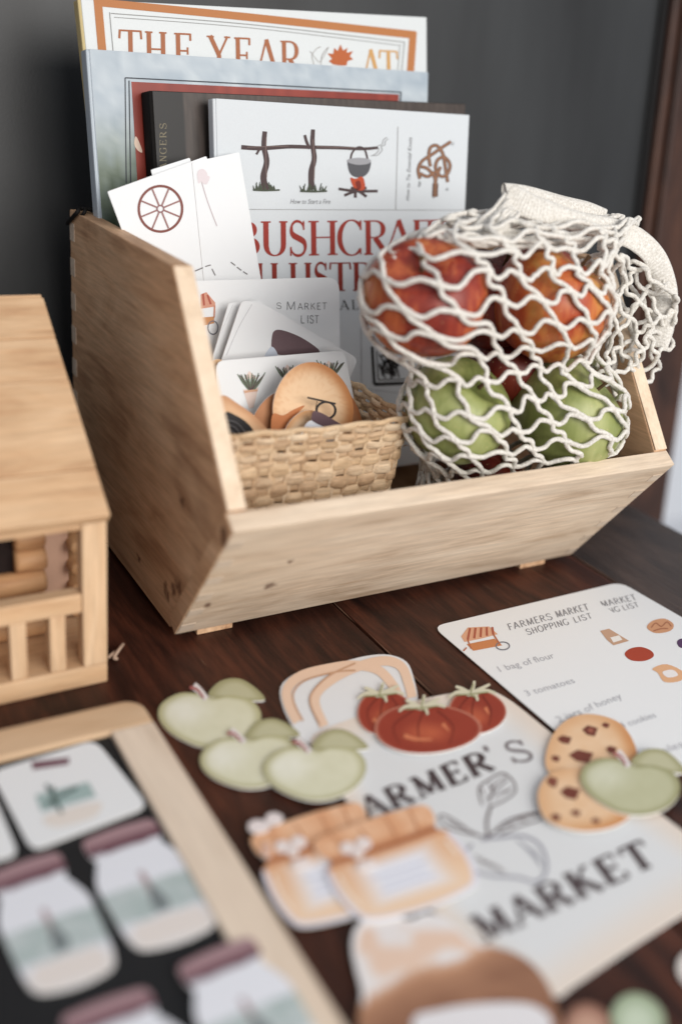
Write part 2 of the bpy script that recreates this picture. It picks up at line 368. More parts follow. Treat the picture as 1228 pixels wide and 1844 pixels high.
def board_mat():
    m, N, L, b = new_mat('chalkboard', .42, .35)
    tc = N.new('ShaderNodeTexCoord'); n = N.new('ShaderNodeTexNoise'); n.inputs['Scale'].default_value = 6; n.inputs['Detail'].default_value = 6
    mp = N.new('ShaderNodeMapping'); mp.inputs['Scale'].default_value = (2.2, 1, .35); L.new(tc.outputs['Object'], mp.inputs[0]); L.new(mp.outputs[0], n.inputs[0])
    r = N.new('ShaderNodeValToRGB'); e = r.color_ramp.elements; e[0].position = .3; e[0].color = (*lin((33, 34, 35)), 1); e[1].position = .75; e[1].color = (*lin((54, 56, 57)), 1)
    L.new(n.outputs[0], r.inputs[0]); L.new(r.outputs[0], b.inputs['Base Color'])
    n2 = N.new('ShaderNodeTexNoise'); n2.inputs['Scale'].default_value = 900; L.new(tc.outputs['Object'], n2.inputs[0])
    bp = N.new('ShaderNodeBump'); bp.inputs['Strength'].default_value = .15; bp.inputs['Distance'].default_value = .0005; L.new(n2.outputs[0], bp.inputs['Height']); L.new(bp.outputs[0], b.inputs['Normal'])
    return m
M_board = board_mat()

# ------------------------------------------------------------------ setting: table, chalkboard, wall
t = thing('wooden_table', 'dark stained plank table top carrying everything', 'table', (.1, 0, 0))
edges = [-1.2, -.95, -.68, -.42, -.15, .117, .3295, .4535]
for i in range(len(edges)-1):
    a, b = edges[i]+.0009, edges[i+1]-.0009
    box('plank', (a, -.9, -.03+rnd.uniform(-.0002, .0)), (b, .233, 0-rnd.uniform(0, .0003)), M_table2 if i == 6 else M_table, t, .0016)
rq = random.Random(9)
sc_ = []
for k in range(26):
    x = rq.choice((rq.uniform(.12, .32), rq.uniform(.30, .45), rq.uniform(-.03, .11))); y = rq.uniform(-.16, .05); l_ = rq.uniform(.006, .05)
    sc_.append((x, y, x+rq.uniform(-.0006, .0006), y+l_, rq.uniform(.00012, .0003)))
sc_ += [(.1178, -.12, .1180, -.03, .0007), (.1165, -.02, .1168, .02, .0005), (.330, -.05, .3303, .03, .0005)]
V = []; F = []
for x0, y0, x1, y1, w_ in sc_:
    b_ = len(V); ym = (y0+y1)/2; V += [(x0, y0, .00012), ((x0+x1)/2+w_, ym, .00012), (x1, y1, .00012), ((x0+x1)/2-w_, ym, .00012)]; F.append((b_, b_+1, b_+2, b_+3))
mesh('scratch', V, F, flat((112, 84, 68), .7), t)
# chalkboard leaning a little, standing on the floor behind the table
lean = math.tan(math.radians(6.2)); YB = .262
BP = Plane((0, YB, 0), (1, 0, 0), (0, lean, 1))
cb = thing('chalkboard', 'large grey chalkboard in a dark wooden frame behind the crate', 'chalkboard', (.1, YB-.085, -.7))
pbox('slate', BP, -1.0, .66, -.7, .95, -.012, 0, M_board, cb, 0)
fx = .6212
pbox('frame_rail', BP, fx, .715, -.7, .95, -.02, .010, M_frame, cb, .004)
pbox('frame_bead', BP, fx-.010, fx-.0005, -.7, .95, .0005, .0045, flat((14, 12, 12), .5), cb, .001)
pbox('frame_molding', BP, fx+.012, fx+.021, -.7, .95, .0102, .016, M_frame, cb, .003)
wl = box('wall', (-2.5, 1.3, -.8), (3.5, 1.36, 2.2), flat((244, 246, 248), .8), None, 0, origin=(0, 1.3, -.8)); tag(wl, kind='structure')

# ------------------------------------------------------------------ the crate
W, D, A1, H1, YT, H2, TH, ZB = .32, .209, .0742, .1086, .017, .2246, .0115, .006
cr = thing('wooden_crate', 'open pale wooden storage crate with slanted front holding books, basket and fruit', 'crate', (0, 0, 0))
pd = unit((0, -A1, H1-ZB)); ni = np.array([0, pd[2], -pd[1]])          # along the front panel / inwards
f0, f1 = np.array([0, 0, ZB]), np.array([0, -A1, H1])
prism('front_panel', [f0, f1, f1+ni*TH, f0+ni*TH], (W, 0, 0), M_cratef, cr, .0009)
g0, g1 = f0+ni*(TH+.0001), f1+ni*(TH+.0001)
for x0, nm in ((0, 'side_panel'), (W-TH, 'side_panel')):
    so = prism(nm, [(x0, g0[1], ZB), (x0, g1[1], g1[2]), (x0, YT, H2), (x0, D, H2), (x0, D, ZB)], (TH, 0, 0), M_crates, cr, .0009)
# pale sawn front edges of the side panels
for x0 in (0, W-TH):
    e0 = np.array([x0+.0006, g1[1]-.0001, g1[2]+.001]); e1 = np.array([x0+.0006, YT, H2-.0006]); dd = unit(e1-e0); nn = np.array([0, -dd[2], dd[1]])
    prism('edge_strip', [e0, e1, e1+nn*.0005, e0+nn*.0005], (TH-.0012, 0, 0), M_cratet, cr)
box('back_panel', (TH+.0001, D-TH, ZB), (W-TH-.0001, D-.0002, H2-.002), M_crates, cr)
box('bottom_panel', (TH+.0001, .0145, ZB+.0003), (W-TH-.0001, D-TH-.0001, ZB+.009), M_crates, cr)
for x0 in (.016, W-.046):
    box('foot', (x0, .004, 0), (x0+.024, D-.004, ZB-.0001), M_crates, cr, .0006)
# finger joints along the corners
for x0 in (-.0005, W-.0001):
    q = lambda s_, d: f0+(f1-f0)*s_+ni*d+np.array([x0, 0, 0])
    prism('joint_edge', [q(.004, .0005), q(.993, .0005), q(.993, TH+.0004), q(.004, TH+.0004)], (.0006, 0, 0), M_crates, cr)
for xx in (0, W-TH):
    for i in range(6):
        s0, s1 = (i*2+.5)/12.4, (i*2+1.3)/12.4
        q = lambda s: f0+(f1-f0)*s-ni*.0003
        prism('joint_finger', [q(s0)+np.array([xx+.0006, 0, 0]), q(s0)+np.array([xx+TH*.86, 0, 0]), q(s1)+np.array([xx+TH*.86, 0, 0]), q(s1)+np.array([xx+.0006, 0, 0])], ni*.0006, M_endgrain, cr)
for i in range(9):
    z0 = ZB+.008+i*.0238
    box('joint_finger', (-.0003, D-TH+.001, z0), (.0004, D-.0006, z0+.012), M_endgrain, cr, 0)
# black elastic cord over the back corner
cord = [onX(122, 402, -.0015), onX(140, 385, -.0012)+np.array([0, 0, .001]), np.array([.004, D-.012, H2+.0022]), np.array([.014, D-.02, H2+.0015]), np.array([.020, D-.03, H2-.008]), np.array([.0215, D-.04, H2-.03])]
ec = tube('elastic_cord', catmull(cord, 6), .0014, flat((20, 18, 18), .7), None, 8, origin=(0, D-.01, H2)); tag(ec, 'thin black elastic cord looped over the crate back corner', 'cord')
cord2 = [p+np.array([.003, -.005, .0003]) for p in cord]
ec2 = tube('elastic_cord', catmull(cord2, 6), .0012, flat((20, 18, 18), .7), ec, 8)
ec2.name = 'second_loop'

# ------------------------------------------------------------------ books
TL8 = math.tan(math.radians(8.))
def book_plane(y0, tl, tr):
    """front cover plane leaning back; tl/tr: where the top corners are seen"""
    n = unit((0, -1, TL8)); p0 = np.array([0, y0, .22])
    a = hit(*tl, p0, n); b = hit(*tr, p0, n); U = unit(b-a); V = np.cross(n, U)
    P = Plane(a, U, V); return P, np.linalg.norm(b-a)
def book(name, label, P, w_, h_, th, cover, spine, pages, round_spine=True):
    bk = thing(name, label, 'book', P.w(w_/2, -h_, -th/2))
    pbox('front_cover', P, 0, w_, -h_, 0, -.0022, 0, cover, bk, .0006)
    pbox('back_cover', P, 0, w_, -h_, 0, -th, -th+.0022, cover, bk, .0006)
    pbox('pages', P, .004, w_-.003, -h_+.003, -.003, -th+.0023, -.0023, pages, bk, 0)
    pbox('spine', P, -.002, .0035, -h_, 0, -th+.0006, -.0006, spine, bk, .0012)
    return bk
def cover(bk): return [c for c in bk.children if c.name.startswith('front_cover')][0]
M_pages = flat((220, 210, 190), .8)
M_year = flat((208, 212, 212), .45, .4)
PY, wy = book_plane(.186, (146, -2), (768, 31))
by = book('picture_book', 'tall white picture book with orange border at the very back', PY, wy, .335, .011, M_year, flat((196, 178, 130), .6), M_pages)
ORB = flat((176, 114, 66), .5)
strokes('orange_border', PY, [([(176, -6), (190, 150)], 15), ([(176, 4), (450, 31), (748, 63)], 14), ([(744, 57), (739, 130)], 13)], .0002, ORB, cover(by))
strokes('rule_line', PY, [([(200, 24), (450, 44), (728, 76)], 1.6), ([(206, 31), (450, 50), (722, 82)], 1.2), ([(728, 76), (723, 130)], 1.6), ([(720, 82), (716, 130)], 1.2), ([(198, 22), (206, 110)], 1.6)], .0002, flat((140, 140, 138), .6), cover(by))
TC1 = flat((158, 96, 62), .5)
def yr(c, x0, x1, y0, hh): return (c, (x0, y0), (x1, y0+.05*(x1-x0)), (x0+1.5, y0+hh))
letters('title_lettering', PY, [yr('T', 214, 256, 53, 66), yr('H', 262, 300, 56, 66), yr('E', 314, 346, 59, 66), yr('Y', 376, 412, 64, 66), yr('E', 422, 452, 67, 66), yr('A', 460, 500, 70, 66), yr('R', 505, 542, 73, 66)], .0002, TC1, cover(by), thick=.14, thin=.05)
letters('title_lettering', PY, [yr('A', 651, 684, 88, 62), yr('T', 682, 716, 90, 62)], .0002, flat((196, 150, 92), .5), cover(by), thick=.14, thin=.05)
leaf = [(612, 118), (600, 116), (592, 110), (598, 106), (590, 96), (600, 97), (602, 86), (608, 92), (613, 80), (618, 91), (626, 86), (624, 95), (636, 92), (630, 101), (636, 107), (626, 110), (624, 118)]
inkpolys('maple_leaf', PY, [leaf], .0002, flat((176, 92, 48), .5), cover(by), smooth=False)
strokes('leaf_outline', PY, [([(566, 118), (562, 100), (570, 88), (578, 84)], 1.2), ([(578, 118), (580, 100), (590, 86)], 1.2), ([(558, 92), (566, 102), (574, 112)], 1.), ([(592, 84), (584, 100), (576, 112)], 1.)], .0002, flat((150, 145, 140), .6), cover(by))

def cover_paint(P, w_, h_, colf, name, parent, n=.00012, nu=60, nv=80):
    V = []; C = []; F = []
    for j in range(nv+1):
        for i in range(nu+1):
            u, v = .0004+(w_-.0008)*i/nu, -.0004-(h_-.0008)*j/nv; V.append(P.w(u, v, n)); C.append(colf(u, v))
    for j in range(nv):
        for i in range(nu): a = j*(nu+1)+i; F.append((a, a+nu+1, a+nu+2, a+1))
    return mesh(name, V, F, print_mat(.42), parent, False, C)
PBl, wb = book_plane(.171, (161, 88), (771, 130))
bb = book('picture_book', 'pale blue watercolour picture book with red framed cover picture', PBl, wb, .30, .0125, flat((178, 188, 196), .4, .45), flat((176, 186, 194), .4, .45), M_pages)
def bluef(u, v):
    n = vn(u*130, v*130)*.6+vn(u*300+9, v*300)*.4
    c = mixc((150, 163, 174), (194, 202, 206), n)
    if u < .030: c = mixc(c, mixc((92, 104, 80), (46, 60, 38), vn(u*400, v*260)), sm(.03, .09, -v)*(.55+.45*vn(u*240, v*150+4)))
    if .0065 < u < .0085: c = mixc(c, (120, 128, 132), .6)
    return c
cover_paint(PBl, wb, .30, bluef, 'cover_painting', cover(bb))
strokes('picture_border', PBl, [([(228, 330), (226, 140)], 2.), ([(226, 140), (480, 153), (722, 166)], 2.2), ([(722, 166), (720, 190)], 2.4), ([(236, 330), (233, 145)], 2.2)], .0003, flat((52, 56, 62), .5), cover(bb))
q = [PBl.px(*p, .0003) for p in ((237, 147), (718, 170))]
def redf(u, v): return mixc((118, 36, 26), (150, 58, 42), vn(u*500, v*60)*.8)
def redpatch():
    V = []; C = []; F = []; nu, nv = 40, 40
    a, b = q
    for j in range(nv+1):
        for i in range(nu+1):
            u = a[0]+(b[0]-a[0])*i/nu; vt = a[1]+(b[1]-a[1])*i/nu; v = vt-.15*j/nv; V.append(PBl.w(u, v, .00025)); C.append(redf(u, vt-v))
    for j in range(nv):
        for i in range(nu): k = j*(nu+1)+i; F.append((k, k+nu+1, k+nu+2, k+1))
    return mesh('red_picture', V, F, print_mat(.42), cover(bb), False, C)
redpatch()
inkpolys('crescent_moon', PBl, [[(246, 246), (252, 258), (257, 274), (250, 272), (243, 262), (243, 250)]], .0004, flat((226, 200, 180), .5), cover(bb))

PBk, wk = book_plane(.1545, (274, 163), (838, 187))
bk = book('hardback_book', 'dark clothbound book with gold spine lettering behind the bushcraft guide', PBk, wk, .275, .016, flat((30, 27, 25), .8, .15), flat((18, 16, 15), .8, .15), M_pages)
def darkf(u, v): 
    c = mixc((56, 48, 44), (78, 68, 62), vn(u*900, v*120))
    if u < .021: c = (17, 15, 14)
    if abs(u-.036) < .0015: c = (50, 44, 40)
    return c
cover_paint(PBk, wk, .275, darkf, 'cloth_cover', cover(bk), nu=150, nv=40)
letters('spine_lettering', PBk, [(c, (286+.4*i, 292-13*i), (286.2+.4*i, 282-13*i), (299, 292-13*i)) for i, c in enumerate('MANGER')] if False else [('S', (288, 232), (288, 222), (300, 232)), ('R', (288, 248), (288, 237), (300, 248)), ('E', (288, 262), (288, 252), (300, 262)), ('G', (288, 277), (288, 266), (300, 277)), ('N', (288, 291), (288, 280), (300, 291)), ('A', (288, 304), (288, 294), (300, 304))], .0003, flat((120, 112, 92), .5), cover(bk), thick=.16, thin=.07)

PW, ww = book_plane(.1375, (389, 177), (845, 207))
WH = .262
bw = book('paperback_book', 'white bushcraft guide with red title lettering and campfire drawings', PW, ww, WH, .0095, flat((205, 210, 213), .5, .3), flat((205, 210, 213), .5, .3), M_pages)
RED = flat((150, 52, 42), .55); NN = .00025
def sp(c, x0, x1, yt, yb, sl=-.009):
    return (c, (x0, yt+sl*(x0-470)), (x1, yt+sl*(x1-470)), (x0+1., yb+sl*(x0-470)*1.4))
letters('title_lettering', PW, [sp(c, a, b, 398.5, 461.5) for c, a, b in (('B', 424, 465), ('U', 470, 519), ('S', 521, 551), ('H', 556, 607), ('C', 609, 652), ('R', 655, 699), ('A', 693, 742), ('F', 744, 774), ('T', 774, 814))], NN, RED, cover(bw), thick=.175, thin=.04)
letters('title_lettering', PW, [sp(c, a, b, 474, 526) for c, a, b in (('I', 450, 464), ('L', 463, 485), ('L', 488, 516), ('U', 520, 562), ('S', 566, 590), ('T', 593, 632), ('R', 635, 672), ('A', 668, 708), ('T', 708, 740), ('E', 743, 768), ('D', 771, 806))], NN, flat((132, 44, 34), .55), cover(bw), thick=.19, thin=.045)  # ink darker than the line above, standing in for the bag's shade
letters('subtitle_lettering', PW, [sp(c, a, b, 542, 559.5) for c, a, b in (('V', 535, 549), ('I', 556, 561), ('S', 567, 577), ('U', 586, 600), ('A', 612, 627), ('L', 633, 645))], NN, flat((38, 36, 36), .55), cover(bw), thick=.15, thin=.05)
GREY = flat((150, 150, 150), .6)
strokes('rule_line', PW, [([(425, 377), (838, 378.5)], 1.1), ([(716.5, 228), (712.5, 378)], 1.1), ([(650, 590), (651, 700)], 1.1), ([(651, 700), (760, 712)], 1.1)], NN, GREY, cover(bw))
BARK = flat((74, 60, 60), .6); BARK2 = flat((112, 94, 90), .6)
rr = random.Random(5)
def wob(pts, a=1.2): return [(x+rr.uniform(-a, a), y+rr.uniform(-a, a)) for x, y in pts]
strokes('campfire_drawing', PW, [([(435, 265), (470, 267), (520, 264), (560, 265), (610, 266), (650, 268), (680, 266)], (8, 5)), (wob([(477, 236), (475, 262), (480, 290), (476, 318), (478, 342)]), (8, 12)), ([(468, 268), (462, 278)], 4),
   (wob([(563, 234), (563, 258), (566, 285), (562, 310), (562, 340)]), (7, 11)), ([(549, 243), (552, 254), (558, 268)], 5),
   ([(610, 340), (640, 344), (680, 344)], 5), ([(620, 352), (640, 344), (660, 338)], 5), ([(660, 354), (646, 344), (632, 338)], 5), ([(640, 356), (640, 344)], 5),
   ([(631, 292), (634, 276), (645, 265), (657, 270), (663, 292)], 3.2)], NN+.00005, BARK, cover(bw))
strokes('bark_highlight', PW, [(wob([(479, 248), (478, 280), (480, 320)]), 2), (wob([(565, 250), (567, 290), (564, 325)]), 2), ([(445, 265), (520, 263)], 1.5), ([(570, 264), (640, 266)], 1.5)], NN+.00018, BARK2, cover(bw))
inkpolys('cooking_pot', PW, [[(627, 288), (646, 291), (666, 288), (667, 300), (662, 312), (652, 319), (638, 318), (629, 309)]], NN+.0001, flat((82, 82, 86), .55), cover(bw))
inkpolys('pot_rim', PW, [[(627, 287), (646, 284), (666, 287), (665, 294), (646, 297), (628, 293)]], NN+.0002, flat((150, 150, 154), .55), cover(bw))
inkpolys('flame', PW, [[(631, 320), (640, 322), (652, 318), (657, 330), (656, 341), (645, 343), (636, 336)]], NN+.00012, flat((178, 74, 44), .55), cover(bw))
inkpolys('flame_core', PW, [[(640, 328), (648, 326), (650, 338), (644, 341)]], NN+.0002, flat((120, 42, 30), .55), cover(bw))
gl = []
for cx, cy in ((478, 341), (563, 343)):
    for i in range(16):
        x = cx+rr.uniform(-20, 20); gl.append(([(x, cy+rr.uniform(-1, 3)), (x+rr.uniform(-6, 6), cy-rr.uniform(4, 14))], (3.5, .8)))
    gl.append(([(cx-22, cy+1), (cx, cy+2), (cx+26, cy+1)], 3))
strokes('grass_drawing', PW, gl, NN+.00014, flat((70, 76, 62), .6), cover(bw))
strokes('smoke_curl', PW, [([(668, 281), (676, 277), (682, 270), (680, 263), (688, 260), (690, 252), (697, 247)], 1.2), ([(672, 280), (680, 279), (688, 270), (686, 264), (693, 261), (694, 254), (699, 250)], 1.2)], NN, flat((130, 130, 130), .6), cover(bw))
knot = [[(756, 322), (753, 305), (760, 290), (778, 278), (795, 266), (812, 255)], [(756, 312), (770, 318), (784, 310), (795, 318), (806, 312), (810, 296), (800, 283), (788, 288), (784, 302), (790, 316)], [(775, 300), (772, 282), (775, 266), (786, 262), (796, 274), (800, 290), (803, 310), (806, 328)], [(758, 300), (770, 304), (782, 318), (784, 332)], [(793, 300), (786, 318), (783, 334)], [(784, 330), (783, 354)]]
strokes('knot_drawing', PW, [(k, 6 if i < 5 else 10) for i, k in enumerate(knot)], NN+.00004, flat((84, 58, 46), .6), cover(bw))
strokes('knot_rope', PW, [(k, 3.4 if i < 5 else 6) for i, k in enumerate(knot)], NN+.00016, flat((146, 108, 84), .6), cover(bw))
strokes('rope_twist', PW, [([(779, 336+5*i), (788, 332+5*i)], 1.4) for i in range(5)], NN+.00028, flat((84, 58, 46), .6), cover(bw))
small_text('caption', PW, 'How to Start a Fire', (522, 367), (595, 367), (522, 358), NN, flat((120, 120, 122), .6), cover(bw), .3)
small_text('caption', PW, 'How to Tie Essential Knots', (737, 362), (742, 247), (730, 362), NN, flat((110, 110, 112), .6), cover(bw), .3)
small_text('caption', PW, 'a', (801, 343), (807, 343), (801, 336), NN, flat((90, 90, 92), .6), cover(bw), .3)
small_text('caption', PW, 'b', (752, 337), (758, 335), (752, 326), NN, flat((90, 90, 92), .6), cover(bw), .3)
small_text('caption', PW, 'c', (812, 262), (818, 262), (812, 254), NN, flat((90, 90, 92), .6), cover(bw), .3)
DK = flat((34, 32, 33), .6)
strokes('trap_drawing', PW, [([(670, 624), (674, 692)], 5), ([(674, 692), (730, 690)], 6), ([(678, 632), (681, 684)], 2), ([(681, 684), (730, 683)], 2)]+[([(682+rr.uniform(0, 30), 630+rr.uniform(0, 50)), (684+rr.uniform(0, 36), 634+rr.uniform(0, 50))], 2.5) for i in range(30)], NN, DK, cover(bw))

# ------------------------------------------------------------------ woven basket
M_sea = []
for i, (a, b_, c) in enumerate((((228, 202, 168), (208, 178, 142), (160, 128, 94)), ((236, 214, 184), (216, 190, 158), (170, 138, 106)), ((216, 188, 154), (194, 162, 128), (146, 114, 84)))):
    M_sea.append(wood('seagrass_%s' % 'abc'[i], a, b_, c, axis=0, scale=2.5, rough=.6, grain=1.3, bump=.9))
ba = thing('woven_basket', 'small rectangular woven seagrass basket full of printed cards', 'basket', (.08, .035, ZB+.0095))
BX0, BX1, BY0, BY1, RIM = .0165, .1435, -.0195, .098, .1395
def loop_pt(s, inset):
    x0, x1, y0, y1 = BX0+inset, BX1-inset, BY0+inset, BY1-inset; R = .010
    segs = [('l', (x0+R, y0), (x1-R, y0), (0, -1)), ('a', (x1-R, y0+R), -90), ('l', (x1, y0+R), (x1, y1-R), (1, 0)), ('a', (x1-R, y1-R), 0), ('l', (x1-R, y1), (x0+R, y1), (0, 1)), ('a', (x0+R, y1-R), 90), ('l', (x0, y1-R), (x0, y0+R), (-1, 0)), ('a', (x0+R, y0+R), 180)]
    Ls = [math.hypot(g[2][0]-g[1][0], g[2][1]-g[1][1]) if g[0] == 'l' else R*math.pi/2 for g in segs]; d = (s % 1.)*sum(Ls)
    for g, l in zip(segs, Ls):
        if d <= l:
            if g[0] == 'l': f = d/l; return np.array([g[1][0]+(g[2][0]-g[1][0])*f, g[1][1]+(g[2][1]-g[1][1])*f]), np.array(g[3], float)
            a = math.radians(g[2]+90*d/l); return np.array([g[1][0]+R*math.cos(a), g[1][1]+R*math.sin(a)]), np.array([math.cos(a), math.sin(a)])
        d -= l
    return loop_pt(0, inset)
NST = 44
rows = []; z = RIM
for i in range(21):
    hgt = (.0036, .0034, .0036, .0038, .0040, .0042)[i] if i < 6 else .0066
    rows.append((z-hgt/2, hgt)); z -= hgt*.98
for ri, (zc, hh) in enumerate(rows):
    V = []; F = []; ns = NST*8; K = 8
    rj = random.Random(ri); inset0 = (RIM-zc)*.10
    for i in range(ns):
        s = i/ns; ph = s*NST*math.pi+(ri % 2)*math.pi
        wv = math.sin(ph); wv = math.copysign(abs(wv)**.45, wv)
        amp = .0009 if ri >= 6 else .0010
        p, nrm = loop_pt(s, inset0); zz = zc+.0006*math.sin(s*37+ri*2.1)+.0004*math.sin(s*91+ri)
        fat = 1+.12*math.sin(s*53+ri*3)
        for k in range(K):
            a = 2*math.pi*k/K; ca, sa = math.cos(a), math.sin(a)
            o_ = math.copysign(abs(ca)**.6, ca)*.0010; v_ = math.copysign(abs(sa)**.5, sa)*hh*.60*fat*(.93+.07*wv)
            q2 = p+nrm*(wv*amp+o_); V.append((q2[0], q2[1], zz+v_))
    for i in range(ns):
        for k in range(K): F.append((i*K+k, i*K+(k+1) % K, ((i+1) % ns)*K+(k+1) % K, ((i+1) % ns)*K+k))
    mesh('strand', V, F, M_sea[ri % 3], ba, True)
for i in range(NST):
    s = (i+.0)/NST; p, nrm = loop_pt(s, 0); tx = np.array([-nrm[1], nrm[0]])
    p2, _ = loop_pt(s, .012)
    tw = .0022
    poly = [np.array([*(p-nrm*.0004-tx*tw), RIM-.002]), np.array([*(p-nrm*.0004+tx*tw), RIM-.002]), np.array([*(p2-nrm*.0004+tx*tw), .018]), np.array([*(p2-nrm*.0004-tx*tw), .018])]
    prism('stake', poly, (nrm[0]*.0009, nrm[1]*.0009, 0), M_sea[(i+1) % 3], ba)
rb_ = random.Random(31)
for k in range(16):
    s0 = rb_.uniform(.0, .28) if k < 12 else rb_.uniform(0, 1); z0 = rb_.uniform(.10, RIM); p, nr_ = loop_pt(s0, 0); tx = np.array([-nr_[1], nr_[0]])
    a_ = np.array([*(p+nr_*.0022), z0]); d_ = np.array([*(nr_*rb_.uniform(.2, .9)+tx*rb_.uniform(-1, 1)), rb_.uniform(-.3, .8)])*rb_.uniform(.003, .008)
    tube('loose_fibre', catmull([a_, a_+d_*.5+np.array([0, 0, .0006]), a_+d_], 3), [.00035, .0003, .0003, .00025, .0002, .00018, .00015], M_sea[1], ba, 5)
box('basket_base', (BX0+.014, BY0+.014, ZB+.0095), (BX1-.014, BY1-.014, ZB+.013), M_sea[2], ba)

# ------------------------------------------------------------------ printed cards standing in the basket
WHT = (226, 228, 229)
def card_plane(y0, z0=.18, lean_=10.):
    tl_ = math.tan(math.radians(lean_)); return Plane((0, y0, z0), (1, 0, 0), (0, tl_, 1))
def rquad(c, r=14, k=4):
    """rounded card outline from four corners"""
    out = []; m = len(c); c = [np.array(p, float) for p in c]
    for i in range(m):
        a, b, d = c[i-1], c[i], c[(i+1) % m]; u1 = (a-b)/np.linalg.norm(a-b); u2 = (d-b)/np.linalg.norm(d-b)
        if r < .5: out.append(b); continue
        for j in range(k+1):
            t_ = j/k; out.append((1-t_)**2*(b+u1*r)+2*t_*(1-t_)*b+t_*t_*(b+u2*r))
    return out
def paper(x, y, r_): return WHT
def card(name, label, cat, P, corners, r=14, th=.0005, colf=paper, rings=3, group=None, n=0.):
    c = np.mean(corners, axis=0)
    lo = P.w(*P.px(c[0], max(p[1] for p in corners)), 0)
    o = star(name, P, rquad(corners, r), colf, None, n=n, thick=th, rings=rings, smooth=False, origin=lo); return tag(o, label, cat, group)
P1 = card_plane(.121)
card('printed_card', 'white card peeking out behind the wheel card, only its corner showing', 'card', card_plane(.124), [(272, 306), (342, 284), (400, 470), (330, 500)], 2)
cw = card('printed_card', 'white card printed with a brown wagon wheel', 'card', P1, [(194, 345), (372, 281), (458, 560), (290, 600)], 3)
WB = flat((124, 74, 66), .6)
wc, wr = np.array([289.5, 376.]), 39.
strokes('wheel_rim', P1, [([(wc[0]+wr*math.cos(a), wc[1]+(wr+2)*math.sin(a)) for a in [2*math.pi*i/40 for i in range(41)]], 4.6)], .0002, WB, cw, 2)
strokes('wheel_spokes', P1, [([tuple(wc+7*np.array((math.cos(a), math.sin(a)))), tuple(wc+38*np.array((math.cos(a), math.sin(a))))], 3.) for a in [math.radians(22.5+45*i) for i in range(8)]], .0003, flat((150, 112, 108), .6), cw)
strokes('wheel_hub', P1, [([(wc[0]+6*math.cos(a), wc[1]+6*math.sin(a)) for a in [2*math.pi*i/16 for i in range(17)]], 2.6)], .0004, flat((140, 104, 104), .6), cw, 2)
P2 = card_plane(.1204)
cf = card('printed_card', 'white card with a faint pink flower beside the wheel card', 'card', P2, [(346, 292), (431, 274), (480, 560), (376, 590)], 3)
strokes('flower_stem', P2, [([(362, 322), (374, 362), (391, 407)], 1.6)], .0002, flat((190, 176, 178), .6), cf)
inkpolys('flower', P2, [[(356, 310), (366, 304), (374, 314), (366, 322), (358, 330)], [(364, 316), (378, 318), (372, 332), (362, 326)]], .0002, flat((218, 208, 210), .6), cf)
strokes('dashed_line', P2, [([(352, 488), (366, 482)], 2), ([(370, 480), (380, 477)], 2), ([(382, 484), (388, 496)], 2), ([(416, 472), (424, 478)], 2), ([(427, 481), (435, 487)], 2), ([(438, 489), (446, 494)], 2)], .0002, flat((120, 116, 116), .6), cf)
P3 = card_plane(.098)
cm = card('shopping_list_card', 'rounded market shopping list card standing in the basket', 'card', P3, [(300, 507), (611, 499), (613, 760), (330, 770)], 24)
SANS = flat((112, 112, 114), .6)
letters('heading_lettering', P3, line_of('S', (498, 545), (507, 545), (498, 556))+line_of('M', (515, 543), (533, 543), (515, 558))+line_of('ARKET', (536, 546), (589, 545), (536, 558), gap=.14), .0002, SANS, cm, thick=.10, thin=.09, serif=False)
letters('heading_lettering', P3, line_of('L', (541, 568), (549, 568), (541, 582))+line_of('IST', (553, 568), (574, 568), (553, 582), gap=.2), .0002, SANS, cm, thick=.10, thin=.09, serif=False)
inkpolys('market_cart', P3, [[(362, 530), (372, 526), (388, 545), (388, 552), (362, 556)]], .0002, flat((206, 150, 128), .6), cm, smooth=False)
strokes('awning_stripe', P3, [([(366, 529), (368, 550)], 3.5), ([(374, 531), (380, 548)], 3.5)], .0003, flat((170, 88, 72), .6), cm)
inkpolys('cart_box', P3, [[(360, 572), (386, 570), (386, 582), (360, 588)]], .0002, flat((196, 140, 96), .6), cm, smooth=False)
strokes('cart_wheel', P3, [([(384+9*math.cos(a), 590+12*math.sin(a)) for a in [2*math.pi*i/20 for i in range(21)]], 2)], .0003, flat((120, 122, 130), .6), cm, 2)
strokes('cart_post', P3, [([(387, 550), (386, 572)], 2.4)], .0003, flat((190, 120, 90), .6), cm)
P4 = card_plane(.078)
card('printed_card', 'plain white card tilted in front of the standing shopping list', 'card', card_plane(.086), [(412, 546), (470, 540), (560, 690), (384, 700), (384, 640)], 4)
cj = card('printed_card', 'tilted white card showing the dark lid of a jar', 'card', P4, [(436, 540), (476, 548), (645, 646), (622, 700), (500, 770), (395, 660)], 12)
inkpolys('jar_lid', P4, [[(490, 606), (498, 594), (520, 598), (550, 612), (576, 634), (540, 640), (494, 636)]], .0002, flat((104, 84, 88), .5), cj)
inkpolys('jar_glass', P4, [[(478, 638), (490, 624), (500, 640), (480, 642)]], .0003, flat((196, 204, 216), .5), cj)
strokes('pencil_line', P4, [([(420, 548), (394, 610), (386, 636)], 1), ([(454, 548), (430, 590), (408, 640)], 1)], .0002, flat((190, 190, 192), .6), cj)
P5 = card_plane(.058)
cpl = card('printed_card', 'rounded white card printed with potted green plants', 'card', P5, [(389, 650), (620, 631), (652, 790), (640, 850), (400, 850)], 16)
rp = random.Random(11)
